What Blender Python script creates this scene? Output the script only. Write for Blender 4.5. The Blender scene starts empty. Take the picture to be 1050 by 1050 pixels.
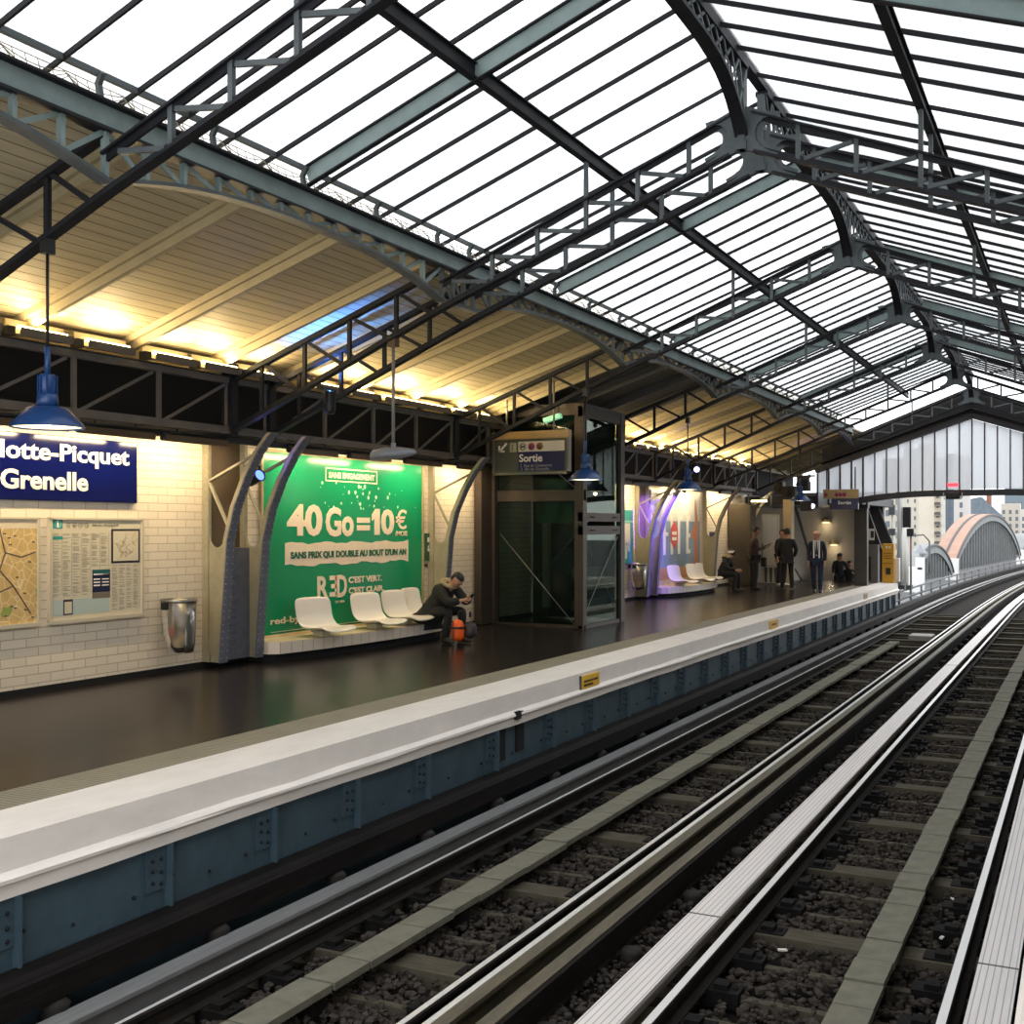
import bpy, bmesh, math, random
from mathutils import Vector, Matrix, noise
R = math.radians
C = bpy.context.scene.collection
RND = random.Random(7)
# ------------------------------------------------------------------ camera numbers (measured)
F_PX, UV, VH, ZC = 1170.0, 1114.0, 542.0, 1.85
TH = math.atan((UV - 525) / F_PX); CT, ST = math.cos(TH), math.sin(TH)

def pt(u, v, x=None, y=None, z=None):
    """a point measured in the 1050 px photograph, on a plane of the place"""
    a = (u - 525) / F_PX; b = (VH - v) / F_PX
    d = (a * CT - ST, a * ST + CT, b)
    k = x / d[0] if x is not None else y / d[1] if y is not None else (z - ZC) / d[2]
    return Vector((k * d[0], k * d[1], k * b + ZC))

# ------------------------------------------------------------------ materials
MATS = {}
def lin(c):
    return tuple(((v / 255) / 12.92 if v / 255 <= .04045 else ((v / 255 + .055) / 1.055) ** 2.4) for v in c)

def mat(name, rgb, rough=.6, metal=0, nscale=0, namt=.0, bump=0, emit=None, estr=0, spec=.5, alpha=1, noise_stretch=None, lin_rgb=False):
    if name in MATS: return MATS[name]
    m = bpy.data.materials.new(name); m.use_nodes = True
    nt = m.node_tree; b = nt.nodes['Principled BSDF']
    col = tuple(rgb) if lin_rgb else lin(rgb)
    b.inputs['Base Color'].default_value = (*col, 1)
    b.inputs['Roughness'].default_value = rough
    b.inputs['Metallic'].default_value = metal
    b.inputs['Specular IOR Level'].default_value = spec
    if emit:
        b.inputs['Emission Color'].default_value = (*lin(emit), 1); b.inputs['Emission Strength'].default_value = estr
    if nscale:
        tc = nt.nodes.new('ShaderNodeTexCoord'); mp = nt.nodes.new('ShaderNodeMapping')
        if noise_stretch: mp.inputs['Scale'].default_value = noise_stretch
        n = nt.nodes.new('ShaderNodeTexNoise'); n.inputs['Scale'].default_value = nscale; n.inputs['Detail'].default_value = 5
        n.inputs['Roughness'].default_value = .65
        nt.links.new(tc.outputs['Object'], mp.inputs[0]); nt.links.new(mp.outputs[0], n.inputs['Vector'])
        rp = nt.nodes.new('ShaderNodeMapRange')
        rp.inputs[1].default_value = .3; rp.inputs[2].default_value = .7
        rp.inputs[3].default_value = 1 - namt; rp.inputs[4].default_value = 1 + namt
        nt.links.new(n.outputs[0], rp.inputs[0])
        mx = nt.nodes.new('ShaderNodeVectorMath'); mx.operation = 'SCALE'
        mx.inputs[0].default_value = col
        nt.links.new(rp.outputs[0], mx.inputs['Scale']); nt.links.new(mx.outputs[0], b.inputs['Base Color'])
        if bump:
            bp = nt.nodes.new('ShaderNodeBump'); bp.inputs['Strength'].default_value = bump; bp.inputs['Distance'].default_value = .02
            nt.links.new(n.outputs[0], bp.inputs['Height']); nt.links.new(bp.outputs[0], b.inputs['Normal'])
    MATS[name] = m
    return m

def lined(name, rgb, line_rgb, axis, pitch, width, rough=.6, bump=.5, namt=.1, nscale=2, stretch=(1, 1, 1), offset=0, metal=0, spec=.4):
    """paint with seams every `pitch` metres along one object axis"""
    if name in MATS: return MATS[name]
    m = mat(name, rgb, rough, metal, nscale, namt, 0, noise_stretch=stretch, spec=spec)
    nt = m.node_tree; b = nt.nodes['Principled BSDF']
    tc = nt.nodes.new('ShaderNodeTexCoord'); sp = nt.nodes.new('ShaderNodeSeparateXYZ')
    nt.links.new(tc.outputs['Object'], sp.inputs[0])
    def mth(op, a, v):
        n = nt.nodes.new('ShaderNodeMath'); n.operation = op
        nt.links.new(a, n.inputs[0]); n.inputs[1].default_value = v
        return n.outputs[0]
    q = mth('ADD', sp.outputs[axis], 100 * pitch + offset); q = mth('DIVIDE', q, pitch); q = mth('FRACT', q, 0)
    q = mth('LESS_THAN', q, width / pitch)
    mx = nt.nodes.new('ShaderNodeMix'); mx.data_type = 'RGBA'
    src = b.inputs['Base Color'].links[0].from_socket
    nt.links.new(q, mx.inputs[0]); nt.links.new(src, mx.inputs[6]); mx.inputs[7].default_value = (*lin(line_rgb), 1)
    nt.links.new(mx.outputs[2], b.inputs['Base Color'])
    bp = nt.nodes.new('ShaderNodeBump'); bp.inputs['Strength'].default_value = bump; bp.inputs['Distance'].default_value = .01; bp.invert = True
    nt.links.new(q, bp.inputs['Height']); nt.links.new(bp.outputs[0], b.inputs['Normal'])
    return m

def bricked(name, rgb, mortar, w, h, gap, rough=.35, ax=(1, 2), bump=.6):
    if name in MATS: return MATS[name]
    m = bpy.data.materials.new(name); m.use_nodes = True; MATS[name] = m
    nt = m.node_tree; b = nt.nodes['Principled BSDF']; b.inputs['Roughness'].default_value = rough
    tc = nt.nodes.new('ShaderNodeTexCoord'); sp = nt.nodes.new('ShaderNodeSeparateXYZ'); cb = nt.nodes.new('ShaderNodeCombineXYZ')
    nt.links.new(tc.outputs['Object'], sp.inputs[0])
    nt.links.new(sp.outputs[ax[0]], cb.inputs[0]); nt.links.new(sp.outputs[ax[1]], cb.inputs[1])
    br = nt.nodes.new('ShaderNodeTexBrick'); nt.links.new(cb.outputs[0], br.inputs[0])
    c = lin(rgb)
    br.inputs['Color1'].default_value = (*c, 1); br.inputs['Color2'].default_value = (*[v * .9 for v in c], 1)
    br.inputs['Mortar'].default_value = (*lin(mortar), 1)
    br.inputs['Scale'].default_value = 1; br.inputs['Brick Width'].default_value = w; br.inputs['Row Height'].default_value = h
    br.inputs['Mortar Size'].default_value = gap; br.inputs['Mortar Smooth'].default_value = .3
    nt.links.new(br.outputs[0], b.inputs['Base Color'])
    bp = nt.nodes.new('ShaderNodeBump'); bp.inputs['Strength'].default_value = bump; bp.inputs['Distance'].default_value = .01; bp.invert = True
    nt.links.new(br.outputs[1], bp.inputs['Height']); nt.links.new(bp.outputs[0], b.inputs['Normal'])
    return m

def glassy(name, transp=.7, tint=(1, 1, 1), diff=(.8, .8, .8), gloss=.05, rough=.02, translucent=True, streak=0, streak_axis=1):
    """a thin pane: clear part + milky part + sheen"""
    if name in MATS: return MATS[name]
    m = bpy.data.materials.new(name); m.use_nodes = True; MATS[name] = m
    nt = m.node_tree; nt.nodes.remove(nt.nodes['Principled BSDF']); out = nt.nodes['Material Output']
    t = nt.nodes.new('ShaderNodeBsdfTransparent'); t.inputs[0].default_value = (*tint, 1)
    d = nt.nodes.new('ShaderNodeBsdfTranslucent' if translucent else 'ShaderNodeBsdfDiffuse'); d.inputs[0].default_value = (*diff, 1)
    g = nt.nodes.new('ShaderNodeBsdfGlossy'); g.inputs['Roughness'].default_value = rough; g.inputs[0].default_value = (1, 1, 1, 1)
    a = nt.nodes.new('ShaderNodeMixShader'); a.inputs[0].default_value = transp
    nt.links.new(d.outputs[0], a.inputs[1]); nt.links.new(t.outputs[0], a.inputs[2])
    if streak:
        tc = nt.nodes.new('ShaderNodeTexCoord'); n = nt.nodes.new('ShaderNodeTexNoise'); mp = nt.nodes.new('ShaderNodeMapping')
        sc = [1.2, 1.2, 1.2]; sc[streak_axis] = 6; mp.inputs['Scale'].default_value = sc
        nt.links.new(tc.outputs['Object'], mp.inputs[0]); nt.links.new(mp.outputs[0], n.inputs[0]); n.inputs['Scale'].default_value = .8
        n.inputs['Detail'].default_value = 6
        r = nt.nodes.new('ShaderNodeMapRange'); r.inputs[1].default_value = .3; r.inputs[2].default_value = .75
        r.inputs[3].default_value = transp + streak; r.inputs[4].default_value = max(0, transp - streak)
        nt.links.new(n.outputs[0], r.inputs[0]); nt.links.new(r.outputs[0], a.inputs[0])
    fr = nt.nodes.new('ShaderNodeFresnel'); fr.inputs[0].default_value = 1.45
    mu = nt.nodes.new('ShaderNodeMath'); mu.operation = 'MULTIPLY'; mu.inputs[1].default_value = gloss * 20
    mu.use_clamp = True
    nt.links.new(fr.outputs[0], mu.inputs[0])
    c = nt.nodes.new('ShaderNodeMixShader')
    nt.links.new(mu.outputs[0], c.inputs[0]); nt.links.new(a.outputs[0], c.inputs[1]); nt.links.new(g.outputs[0], c.inputs[2])
    nt.links.new(c.outputs[0], out.inputs[0])
    return m

# ------------------------------------------------------------------ mesh builder
class MB:
    def __init__(s): s.v = []; s.f = []; s.mi = []; s.cur = 0; s.smooth = []
    def add(s, vs, fs, smooth=False):
        o = len(s.v); s.v += [tuple(v) for v in vs]
        for f in fs: s.f.append(tuple(i + o for i in f)); s.mi.append(s.cur); s.smooth.append(smooth)
        return s
    def box(s, x0, x1, y0, y1, z0, z1):
        return s.add([(x0,y0,z0),(x1,y0,z0),(x1,y1,z0),(x0,y1,z0),(x0,y0,z1),(x1,y0,z1),(x1,y1,z1),(x0,y1,z1)],
                     [(0,3,2,1),(4,5,6,7),(0,1,5,4),(1,2,6,5),(2,3,7,6),(3,0,4,7)])
    def beam(s, p, q, w, h, up=(0, 0, 1)):
        """a bar from p to q, w wide across `up`, h deep along it"""
        p = Vector(p); q = Vector(q); d = (q - p).normalized(); up = Vector(up)
        if abs(d.dot(up)) > .98: up = Vector((1, 0, 0)) if abs(d.x) < .9 else Vector((0, 1, 0))
        sx = d.cross(up).normalized(); u = sx.cross(d).normalized()
        vs = []
        for e in (p, q):
            for a, b in ((-1,-1),(1,-1),(1,1),(-1,1)): vs.append(e + sx * (a * w / 2) + u * (b * h / 2))
        return s.add(vs, [(0,3,2,1),(4,5,6,7),(0,1,5,4),(1,2,6,5),(2,3,7,6),(3,0,4,7)])
    def sweep(s, pts, prof, up=(0, 0, 1), closed=True, smooth=False):
        """profile (side, up) swept along pts"""
        pts = [Vector(p) for p in pts]; n = len(prof); vs = []; up = Vector(up)
        for i, p in enumerate(pts):
            d = (pts[min(i + 1, len(pts) - 1)] - pts[max(i - 1, 0)]).normalized()
            sx = d.cross(up).normalized(); u = sx.cross(d).normalized()
            vs += [p + sx * a + u * b for a, b in prof]
        fs = []
        for i in range(len(pts) - 1):
            for j in range(n if closed else n - 1):
                k = (j + 1) % n
                fs.append((i*n+j, i*n+k, (i+1)*n+k, (i+1)*n+j))
        if closed: fs.append(tuple(range(n))[::-1]); fs.append(tuple(range((len(pts)-1)*n, len(pts)*n)))
        return s.add(vs, fs, smooth)
    def tube(s, pts, r, n=8, smooth=True):
        pts = [Vector(p) for p in pts]; d = pts[-1] - pts[0]
        up = (0, 0, 1) if abs(d.normalized().z) < .9 else (0, 1, 0)
        return s.sweep(pts, [(r * math.cos(2*math.pi*i/n), r * math.sin(2*math.pi*i/n)) for i in range(n)], up, True, smooth)
    def lathe(s, prof, c=(0, 0, 0), n=20, smooth=True, axis='z'):
        vs = []; fs = []; m = len(prof); c = Vector(c)
        for i in range(n):
            a = 2 * math.pi * i / n
            for r, z in prof:
                if axis == 'z': vs.append(c + Vector((r*math.cos(a), r*math.sin(a), z)))
                elif axis == 'x': vs.append(c + Vector((z, r*math.cos(a), r*math.sin(a))))
                else: vs.append(c + Vector((r*math.cos(a), z, r*math.sin(a))))
        for i in range(n):
            for j in range(m - 1):
                k = (i + 1) % n
                fs.append((i*m+j, k*m+j, k*m+j+1, i*m+j+1))
        return s.add(vs, fs, smooth)
    def prism(s, poly, axis, a, b):
        """polygon (2-D) extruded along axis from a to b"""
        def P(p, t):
            return (t, p[0], p[1]) if axis == 'x' else (p[0], t, p[1]) if axis == 'y' else (p[0], p[1], t)
        n = len(poly); vs = [P(p, a) for p in poly] + [P(p, b) for p in poly]
        fs = [tuple(range(n)), tuple(range(2*n-1, n-1, -1))] + [(i, i+n, (i+1) % n + n, (i+1) % n) for i in range(n)]
        return s.add(vs, fs)
    def ball(s, c, r, sub=2, sc=(1, 1, 1)):
        bm = bmesh.new(); bmesh.ops.create_icosphere(bm, subdivisions=sub, radius=1)
        vs = [(c[0]+v.co.x*r*sc[0], c[1]+v.co.y*r*sc[1], c[2]+v.co.z*r*sc[2]) for v in bm.verts]
        fs = [tuple(v.index for v in f.verts) for f in bm.faces]; bm.free()
        return s.add(vs, fs, True)
    def mesh(s, name, mats, fix=True):
        me = bpy.data.meshes.new(name); me.from_pydata(s.v, [], s.f)
        for m in (mats if isinstance(mats, (list, tuple)) else [mats]): me.materials.append(m)
        me.polygons.foreach_set('material_index', s.mi); me.polygons.foreach_set('use_smooth', s.smooth)
        if fix:
            bm = bmesh.new(); bm.from_mesh(me); bmesh.ops.recalc_face_normals(bm, faces=bm.faces); bm.to_mesh(me); bm.free()
        me.update(); return me
    def build(s, name, mats, parent=None, bevel=0, fix=True):
        o = bpy.data.objects.new(name, s.mesh(name, mats, fix)); C.objects.link(o)
        if parent:
            o.parent = parent
        if bevel:
            b = o.modifiers.new('bevel', 'BEVEL'); b.width = bevel; b.segments = 2; b.limit_method = 'ANGLE'
        return o

def rebase(o, loc):
    """give a world-space mesh an origin at loc"""
    loc = Vector(loc); o.data.transform(Matrix.Translation(-loc)); o.location = loc; return o

def tag(o, label, cat, group=None, kind=None):
    o['label'] = label
    if cat: o['category'] = cat
    if group: o['group'] = group
    if kind: o['kind'] = kind
    return o
def struct(o, label=None):
    o['kind'] = 'structure'
    if label: o['label'] = label; o['category'] = 'structure'
    return o
def thing(name, label, cat, loc=(0, 0, 0), rz=0, group=None):
    o = bpy.data.objects.new(name, None); C.objects.link(o); o.empty_display_size = .2
    o.location = loc; o.rotation_euler = (0, 0, rz)
    return tag(o, label, cat, group)
def dup(root, loc=None, rz=None, label=None, group=None):
    r = root.copy(); C.objects.link(r)
    if loc is not None: r.location = loc
    if rz is not None: r.rotation_euler = (0, 0, rz)
    if label: r['label'] = label
    if group: r['group'] = group
    for ch in list(root.children):
        c = ch.copy(); C.objects.link(c); c.parent = r
        for g in list(ch.children):
            d = g.copy(); C.objects.link(d); d.parent = c
    return r
def light(name, kind, loc, energy, color, parent=None, size=(.1, .1), look=None, spot=60, blend=.6):
    l = bpy.data.lights.new(name, kind); l.energy = energy; l.color = color
    if kind == 'AREA':
        l.shape = 'RECTANGLE'; l.size, l.size_y = size
    elif kind == 'SPOT': l.spot_size = R(spot); l.spot_blend = blend; l.shadow_soft_size = size[0]
    else: l.shadow_soft_size = size[0]
    o = bpy.data.objects.new(name, l); C.objects.link(o); o.location = loc
    if look is not None:
        o.rotation_euler = (Vector(look)).to_track_quat('-Z', 'Y').to_euler()
    if parent: o.parent = parent
    return o

def text_mesh(body, bold=.0, extrude=.0, spacing=1):
    cu = bpy.data.curves.new('lettering', 'FONT'); cu.body = body; cu.size = 1; cu.offset = bold; cu.extrude = extrude
    cu.space_character = spacing; cu.resolution_u = 3; cu.align_x = 'LEFT'
    o = bpy.data.objects.new('lettering', cu); C.objects.link(o)
    dg = bpy.context.evaluated_depsgraph_get(); me = bpy.data.meshes.new_from_object(o.evaluated_get(dg))
    bpy.data.objects.remove(o); bpy.data.curves.remove(cu)
    return me
def text(name, body, rect, plane, depth, m, parent, bold=.02, spacing=1, keep=None, skew=0):
    """lettering fitted to rect (a0,a1,z0,z1). plane 'x': a = +y, faces +x at x=depth; 'y': a = +x, faces -y at y=depth"""
    me = text_mesh(body, bold, .01, spacing)
    xs = [v.co.x for v in me.vertices]; ys = [v.co.y for v in me.vertices]
    x0, x1, y0, y1 = min(xs), max(xs), min(ys), max(ys)
    a0, a1, z0, z1 = rect
    sy = (z1 - z0) / (y1 - y0); sx = (a1 - a0) / (x1 - x0)
    if keep == 'right': a0 = a1 - (x1 - x0) * sy * skew_w(skew); sx = (a1 - a0) / (x1 - x0)
    if keep == 'left': a1 = a0 + (x1 - x0) * sy * skew_w(skew); sx = (a1 - a0) / (x1 - x0)
    for v in me.vertices:
        a = a0 + (v.co.x - x0) * sx; z = z0 + (v.co.y - y0) * sy; d = v.co.z * .4
        v.co = (depth + d, a, z) if plane == 'x' else (a, depth - d, z)
    me.materials.clear(); me.materials.append(m); me.name = name
    o = bpy.data.objects.new(name, me); C.objects.link(o)
    if parent: o.parent = parent; o.matrix_parent_inverse = Matrix.Identity(4)
    return o
def skew_w(s): return s if s else 1

# ------------------------------------------------------------------ palette
STEEL = mat('grey_green_steel', (76, 82, 84), .55, .0, 3, .25, spec=.3)
STEELD = mat('dark_steel', (30, 31, 35), .55, .0, 4, .3, spec=.2)
PALE = mat('pale_green_plate', (122, 138, 136), .55, 0, 2.5, .18)
BAR = mat('dark_glazing_bar', (26, 26, 30), .6, spec=.2)
CREAMP = mat('cream_painted_steel', (150, 142, 118), .5, 0, 6, .14)
FLNG = mat('blue_grey_painted_flange', (100, 102, 112), .4, 0, 7, .2)
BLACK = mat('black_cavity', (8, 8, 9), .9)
BLACKP = mat('black_plastic', (20, 20, 22), .5)
WHITEP = mat('white_plastic', (225, 218, 208), .35)
CHROME = mat('brushed_steel', (150, 148, 142), .3, .9, 30, .12, noise_stretch=(1, 1, .05))
TUBEW = mat('warm_lamp_tube', (255, 240, 210), .4, emit=(255, 226, 160), estr=9)
TUBEN = mat('wall_lamp_tube', (255, 240, 210), .4, emit=(255, 224, 150), estr=7)
RAILM = mat('rail_steel_white_sheen', (226, 224, 222), .34, .35)  # reflected roof glass put into a whitish, barely metallic base colour
RUST = mat('rusty_brown_steel', (30, 26, 23), .75, .0, 5, .4, .3, spec=.15)
PADW = lined('ribbed_pale_running_pad', (222, 216, 213), (168, 162, 160), 0, .042, .008, .42, .4, .06, 5, (6, .4, 1), metal=.05)
PADG = mat('worn_grey_running_pad', (128, 128, 128), .4, .1, 6, .22, noise_stretch=(8, .3, 1))
PADB = mat('brown_green_running_pad', (84, 78, 62), .6, .1, 7, .3, .2, noise_stretch=(3, .5, 1))
TIMBER = lined('dark_oily_timber', (24, 21, 20), (12, 11, 11), 2, .055, .006, .7, .4, .45, 5, (2, .4, 2), spec=.1)
SLEEP = mat('weathered_sleeper_wood', (74, 69, 58), .85, 0, 6, .35, .3, spec=.15, noise_stretch=(.6, 5, 1))
STRIP = mat('mossy_grey_plank', (104, 102, 88), .85, 0, 5, .25, .3)
IRON = mat('dark_cast_iron', (24, 22, 21), .8, .0, 8, .35, .2, spec=.12)

def under(o, root):
    """o was modelled in place (world metres): hang it under root without moving it"""
    p = root
    off = Vector(root.location)
    if root.parent: off = off + Vector(root.parent.location)
    o.data.transform(Matrix.Translation(-off)); o.parent = root
    return o
def part(mb, name, m, root, bevel=0, label=None, fix=True):
    o = under(mb.build(name, m, None, bevel, fix), root)
    if label: o['label'] = label
    return o

# ================================================================== 1  THE SETTING
CX = -3.05                     # middle of the hall
WX = -10.03                    # tiled wall
Y0, Y1 = 2.6, 36.6             # modelled length of the hall
END = 40.6                     # end of the platform
def curve_x(y):                # the line bends to the right beyond the station
    return 0 if y < 42 else .00075 * (y - 42) ** 2
def fz(x):                     # the platform rises a little towards the wall
    return .1 * min(1, max(0, (-6.8 - x) / 3.2))

FLOORM = mat('dark_asphalt', (38, 33, 33), .24, 0, 1.6, .16, .04, spec=.2)
m = MB(); ys = [0, END]
m.prism([(WX - .3, .1), (-6.8, 0), (-6.27, 0), (-6.27, -.3), (WX - .3, -.3)], 'y', 0, 37.2)
m.prism([(-8.9, .065), (-6.8, 0), (-6.27, 0), (-6.27, -.3), (-8.9, -.3)], 'y', 37.2, END)
struct(m.build('floor', FLOORM), 'dark asphalt floor of the far platform')
TACT = lined('ribbed_grey_tactile_strip', (146, 139, 120), (106, 101, 88), 1, .05, .014, .7, .8, .12, 3)
m = MB().box(-6.79, -6.255, 0, END, 0, .008)
struct(m.build('trim_1', TACT), 'ribbed grey warning strip along the platform edge')
EDGE = mat('white_painted_concrete', (232, 224, 216), .6, 0, 4, .07, .25, noise_stretch=(1, .4, 1))
def edge_profile(x, s):        # x = edge, s = +1 when the platform is on its left
    return [(x - s*.59, .012), (x, .012), (x + s*.01, -.19), (x + s*.05, -.225), (x + s*.05, -.25), (x + s*.02, -.27), (x + s*.015, -.35), (x - s*.3, -.35), (x - s*.59, -.3)]
m = MB()
n = 60; prof = edge_profile(-5.74, 1)
rr = random.Random(3)
vs = []
for i in range(n + 1):
    y = END * i / n
    for k, (a, b) in enumerate(prof): vs.append((a + rr.uniform(-.006, .006) * (k > 1), y, b + rr.uniform(-.006, .006) * (k > 1)))
np_ = len(prof)
m.add(vs, [(i*np_+j, i*np_+(j+1) % np_, (i+1)*np_+(j+1) % np_, (i+1)*np_+j) for i in range(n) for j in range(np_)] + [tuple(range(np_)), tuple(range(n*np_, n*np_+np_))])
struct(m.build('trim_2', EDGE), 'white painted concrete edge of the far platform')
# own platform: only a sliver of its edge is in the picture
m = MB(); prof = edge_profile(-.22, -1)
vs = [(a, y, b) for y in (-2, END) for a, b in prof]
m.add(vs, [(j, (j+1) % 9, 9+(j+1) % 9, 9+j) for j in range(9)] + [tuple(range(9)), tuple(range(9, 18))])
struct(m.build('trim_3', EDGE), 'white painted edge of the near platform')
m = MB().box(.37, 4.2, -2, END, -.3, 0)
struct(m.build('floor_near', FLOORM), 'asphalt floor of the near platform')

# blue-grey steel side of the platform
BLUE = mat('blue_grey_painted_steel', (62, 80, 90), .5, .0, 2.5, .22, .05, spec=.3)
m = MB().box(-5.84, -5.79, 0, END, -1.4, -.37)
wall = struct(m.build('wall_platform_side', BLUE), 'blue-grey steel wall under the white platform edge')
rib_y = [4.7, 5.97, 7.13, 8.29, 9.5, 10.95, 12.45, 13.7] + [14.95 + 1.24 * k for k in range(21)]
rm = MB().box(0, .012, -.12, .13, -1.0, -.36); rm.box(.012, .03, -.1, .11, -.66, -.36); rm.box(0, .075, .085, .105, -1.0, -.36)
rmesh = rm.mesh('stiffener', BLUE)
bm_ = MB()
for a, b in ((-.05, -.45), (.03, -.45), (-.05, -.52), (.03, -.54), (-.05, -.6), (.03, -.62)): bm_.ball((.033, a, b), .016, 1)
bm_.ball((.01, .17, -.6), .016, 1); bm_.ball((.01, -.2, -.66), .016, 1); bm_.ball((.01, .55, -.68), .014, 1)
bmesh_ = bm_.mesh('rivets', STEELD)
for y in rib_y:
    o = bpy.data.objects.new('stiffener', rmesh); C.objects.link(o); o.parent = wall; o.location = (-5.79, y, 0)
    p = bpy.data.objects.new('rivets', bmesh_); C.objects.link(p); p.parent = o
m = MB()
m.box(-5.79, -5.77, 11.1, 11.3, -.72, -.36)
o = m.build('drain_opening', BLACK, wall); MB().box(-5.79, -5.77, 11.58, 11.77, -.68, -.36).build('drain_opening', BLACK, wall)
m = MB().box(-5.75, -5.684, 11.4, 11.53, -.29, -.2); m.box(-5.75, -5.695, 11.52, 11.6, -.26, -.21)
tag(m.build('chipped_hole', BLACK), 'black broken-out notch in the white platform edge', 'hole')
struct(MB().box(-.12, -.07, -2, END, -1.4, -.37).build('wall_near_platform_side', BLUE), 'steel wall under the near platform')

# track bed
BED = mat('sooty_track_bed', (32, 29, 27), .95, 0, 9, .45, .5, spec=.08)
m = MB(); seg = [0, 20, 42] + [42 + 6 * k for k in range(1, 14)]
vs = []; 
for y in seg: vs += [(-6.0 + curve_x(y), y, -1.36), (-.1 + curve_x(y), y, -1.36)]
m.add(vs, [(2*i, 2*i+1, 2*i+3, 2*i+2) for i in range(len(seg) - 1)])
struct(m.build('floor_trackbed', BED, fix=False), 'dark track bed between the platforms')
m = MB()
vs = []
for y in seg[2:]: vs += [(-8.2 + curve_x(y), y, -1.5), (2.5 + curve_x(y), y, -1.5), (2.5 + curve_x(y), y, -3.0), (-8.2 + curve_x(y), y, -3.0)]
m.add(vs, [(4*i+j, 4*i+(j+1) % 4, 4*i+4+(j+1) % 4, 4*i+4+j) for i in range(len(seg) - 3) for j in range(4)])
struct(m.build('floor_viaduct', mat('viaduct_steel', (88, 94, 96), .7, 0, 2, .2)), 'grey viaduct deck carrying the tracks away')

# tiled wall, black plinth, dark band above
TILE = bricked('bevelled_white_tiles', (232, 218, 196), (188, 170, 144), .32, .098, .006, .3, (1, 2), .35)
struct(MB().box(WX - .25, WX, 0, 37.2, .16, 3.0).build('wall_left', TILE), 'white bevelled tile wall of the far platform')
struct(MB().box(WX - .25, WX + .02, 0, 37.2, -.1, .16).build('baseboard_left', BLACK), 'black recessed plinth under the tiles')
struct(MB().box(WX - .25, WX - .02, 0, 44, 3.0, 3.97).build('wall_left_upper', BLACK), 'black backing that paints in the dark behind the lattice beam')  # solid black sheet stands in for the shade of the setback
struct(MB().box(4.0, 4.25, -2, 37.2, -.1, 3.0).build('wall_right', TILE), 'tile wall behind the near platform')
struct(MB().box(4.02, 4.25, -2, 44, 3.0, 3.97).build('wall_right_upper', BLACK), 'black backing that paints in the same dark on the near side')

# plank ceilings over both platforms
def ceil_z(d): return 4.97 - .32 * (d - 3.55)          # d = distance from the middle of the hall
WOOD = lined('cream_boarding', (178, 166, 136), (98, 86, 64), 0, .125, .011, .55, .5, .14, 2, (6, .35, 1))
UNLITC = lined('unlit_boarding', (96, 92, 86), (58, 55, 50), 0, .125, .011, .6, .5, .12, 2, (6, .35, 1))  # the cream boarding again, greyed: missing lamplight put into the colour
def ceil(name, s, y0, y1, mt, label):
    a, b = CX + s * 3.5, CX + s * 6.95
    za, zb = ceil_z(3.5), ceil_z(6.95)
    m = MB(); m.add([(a, y0, za), (b, y0, zb), (b, y1, zb), (a, y1, za), (a, y0, za+.05), (b, y0, zb+.05), (b, y1, zb+.05), (a, y1, za+.05)],
                    [(0,1,2,3), (4,7,6,5), (0,4,5,1), (1,5,6,2), (2,6,7,3), (3,7,4,0)])
    return struct(m.build(name, mt), label)
ceil('ceiling_front', -1, 0, 18.6, WOOD, 'cream boarded canopy lit warm from below')
ceil('ceiling_middle', -1, 18.6, 22.6, UNLITC, 'canopy bay above the lift shaft, its unlit shade painted grey')
ceil('ceiling_back', -1, 22.6, 44, WOOD, 'cream boarded canopy towards the far end')
ceil('ceiling_right', 1, -2, 44, WOOD, 'boarded canopy over the near platform')
FASC = mat('beige_fascia_board', (158, 146, 116), .6, 0, 3, .12)
struct(MB().box(-9.74, -9.70, 0, 44, 3.79, ceil_z(6.67)).build('trim_4', FASC), 'beige fascia board at the foot of the boarded canopy')

# canopy rafters
k = -2; first = None; idx = 0
while True:
    y = 8.1 + 1.453 * k; k += 1
    if y > 43.5: break
    if y < 4: continue
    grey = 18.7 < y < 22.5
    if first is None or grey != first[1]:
        m = MB(); mt = mat('unlit_rafter_paint', (84, 82, 78), .6) if grey else mat('cream_rafter_paint', (168, 155, 122), .5, 0, 3, .12)  # rafters of the unlit bay carry its shade in their grey
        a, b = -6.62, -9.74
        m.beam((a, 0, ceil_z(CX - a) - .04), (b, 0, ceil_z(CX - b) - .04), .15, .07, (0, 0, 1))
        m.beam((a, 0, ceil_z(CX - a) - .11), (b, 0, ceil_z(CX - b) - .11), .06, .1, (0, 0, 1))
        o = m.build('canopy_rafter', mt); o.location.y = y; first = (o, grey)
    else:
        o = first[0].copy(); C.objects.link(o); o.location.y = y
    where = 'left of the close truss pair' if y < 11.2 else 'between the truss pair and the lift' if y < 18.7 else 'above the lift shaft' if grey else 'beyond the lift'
    tag(o, ('shade-painted grey' if grey else 'cream painted') + ' sloping rafter under the boarded canopy, ' + where, 'rafter', 'canopy rafters ' + where)

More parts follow.
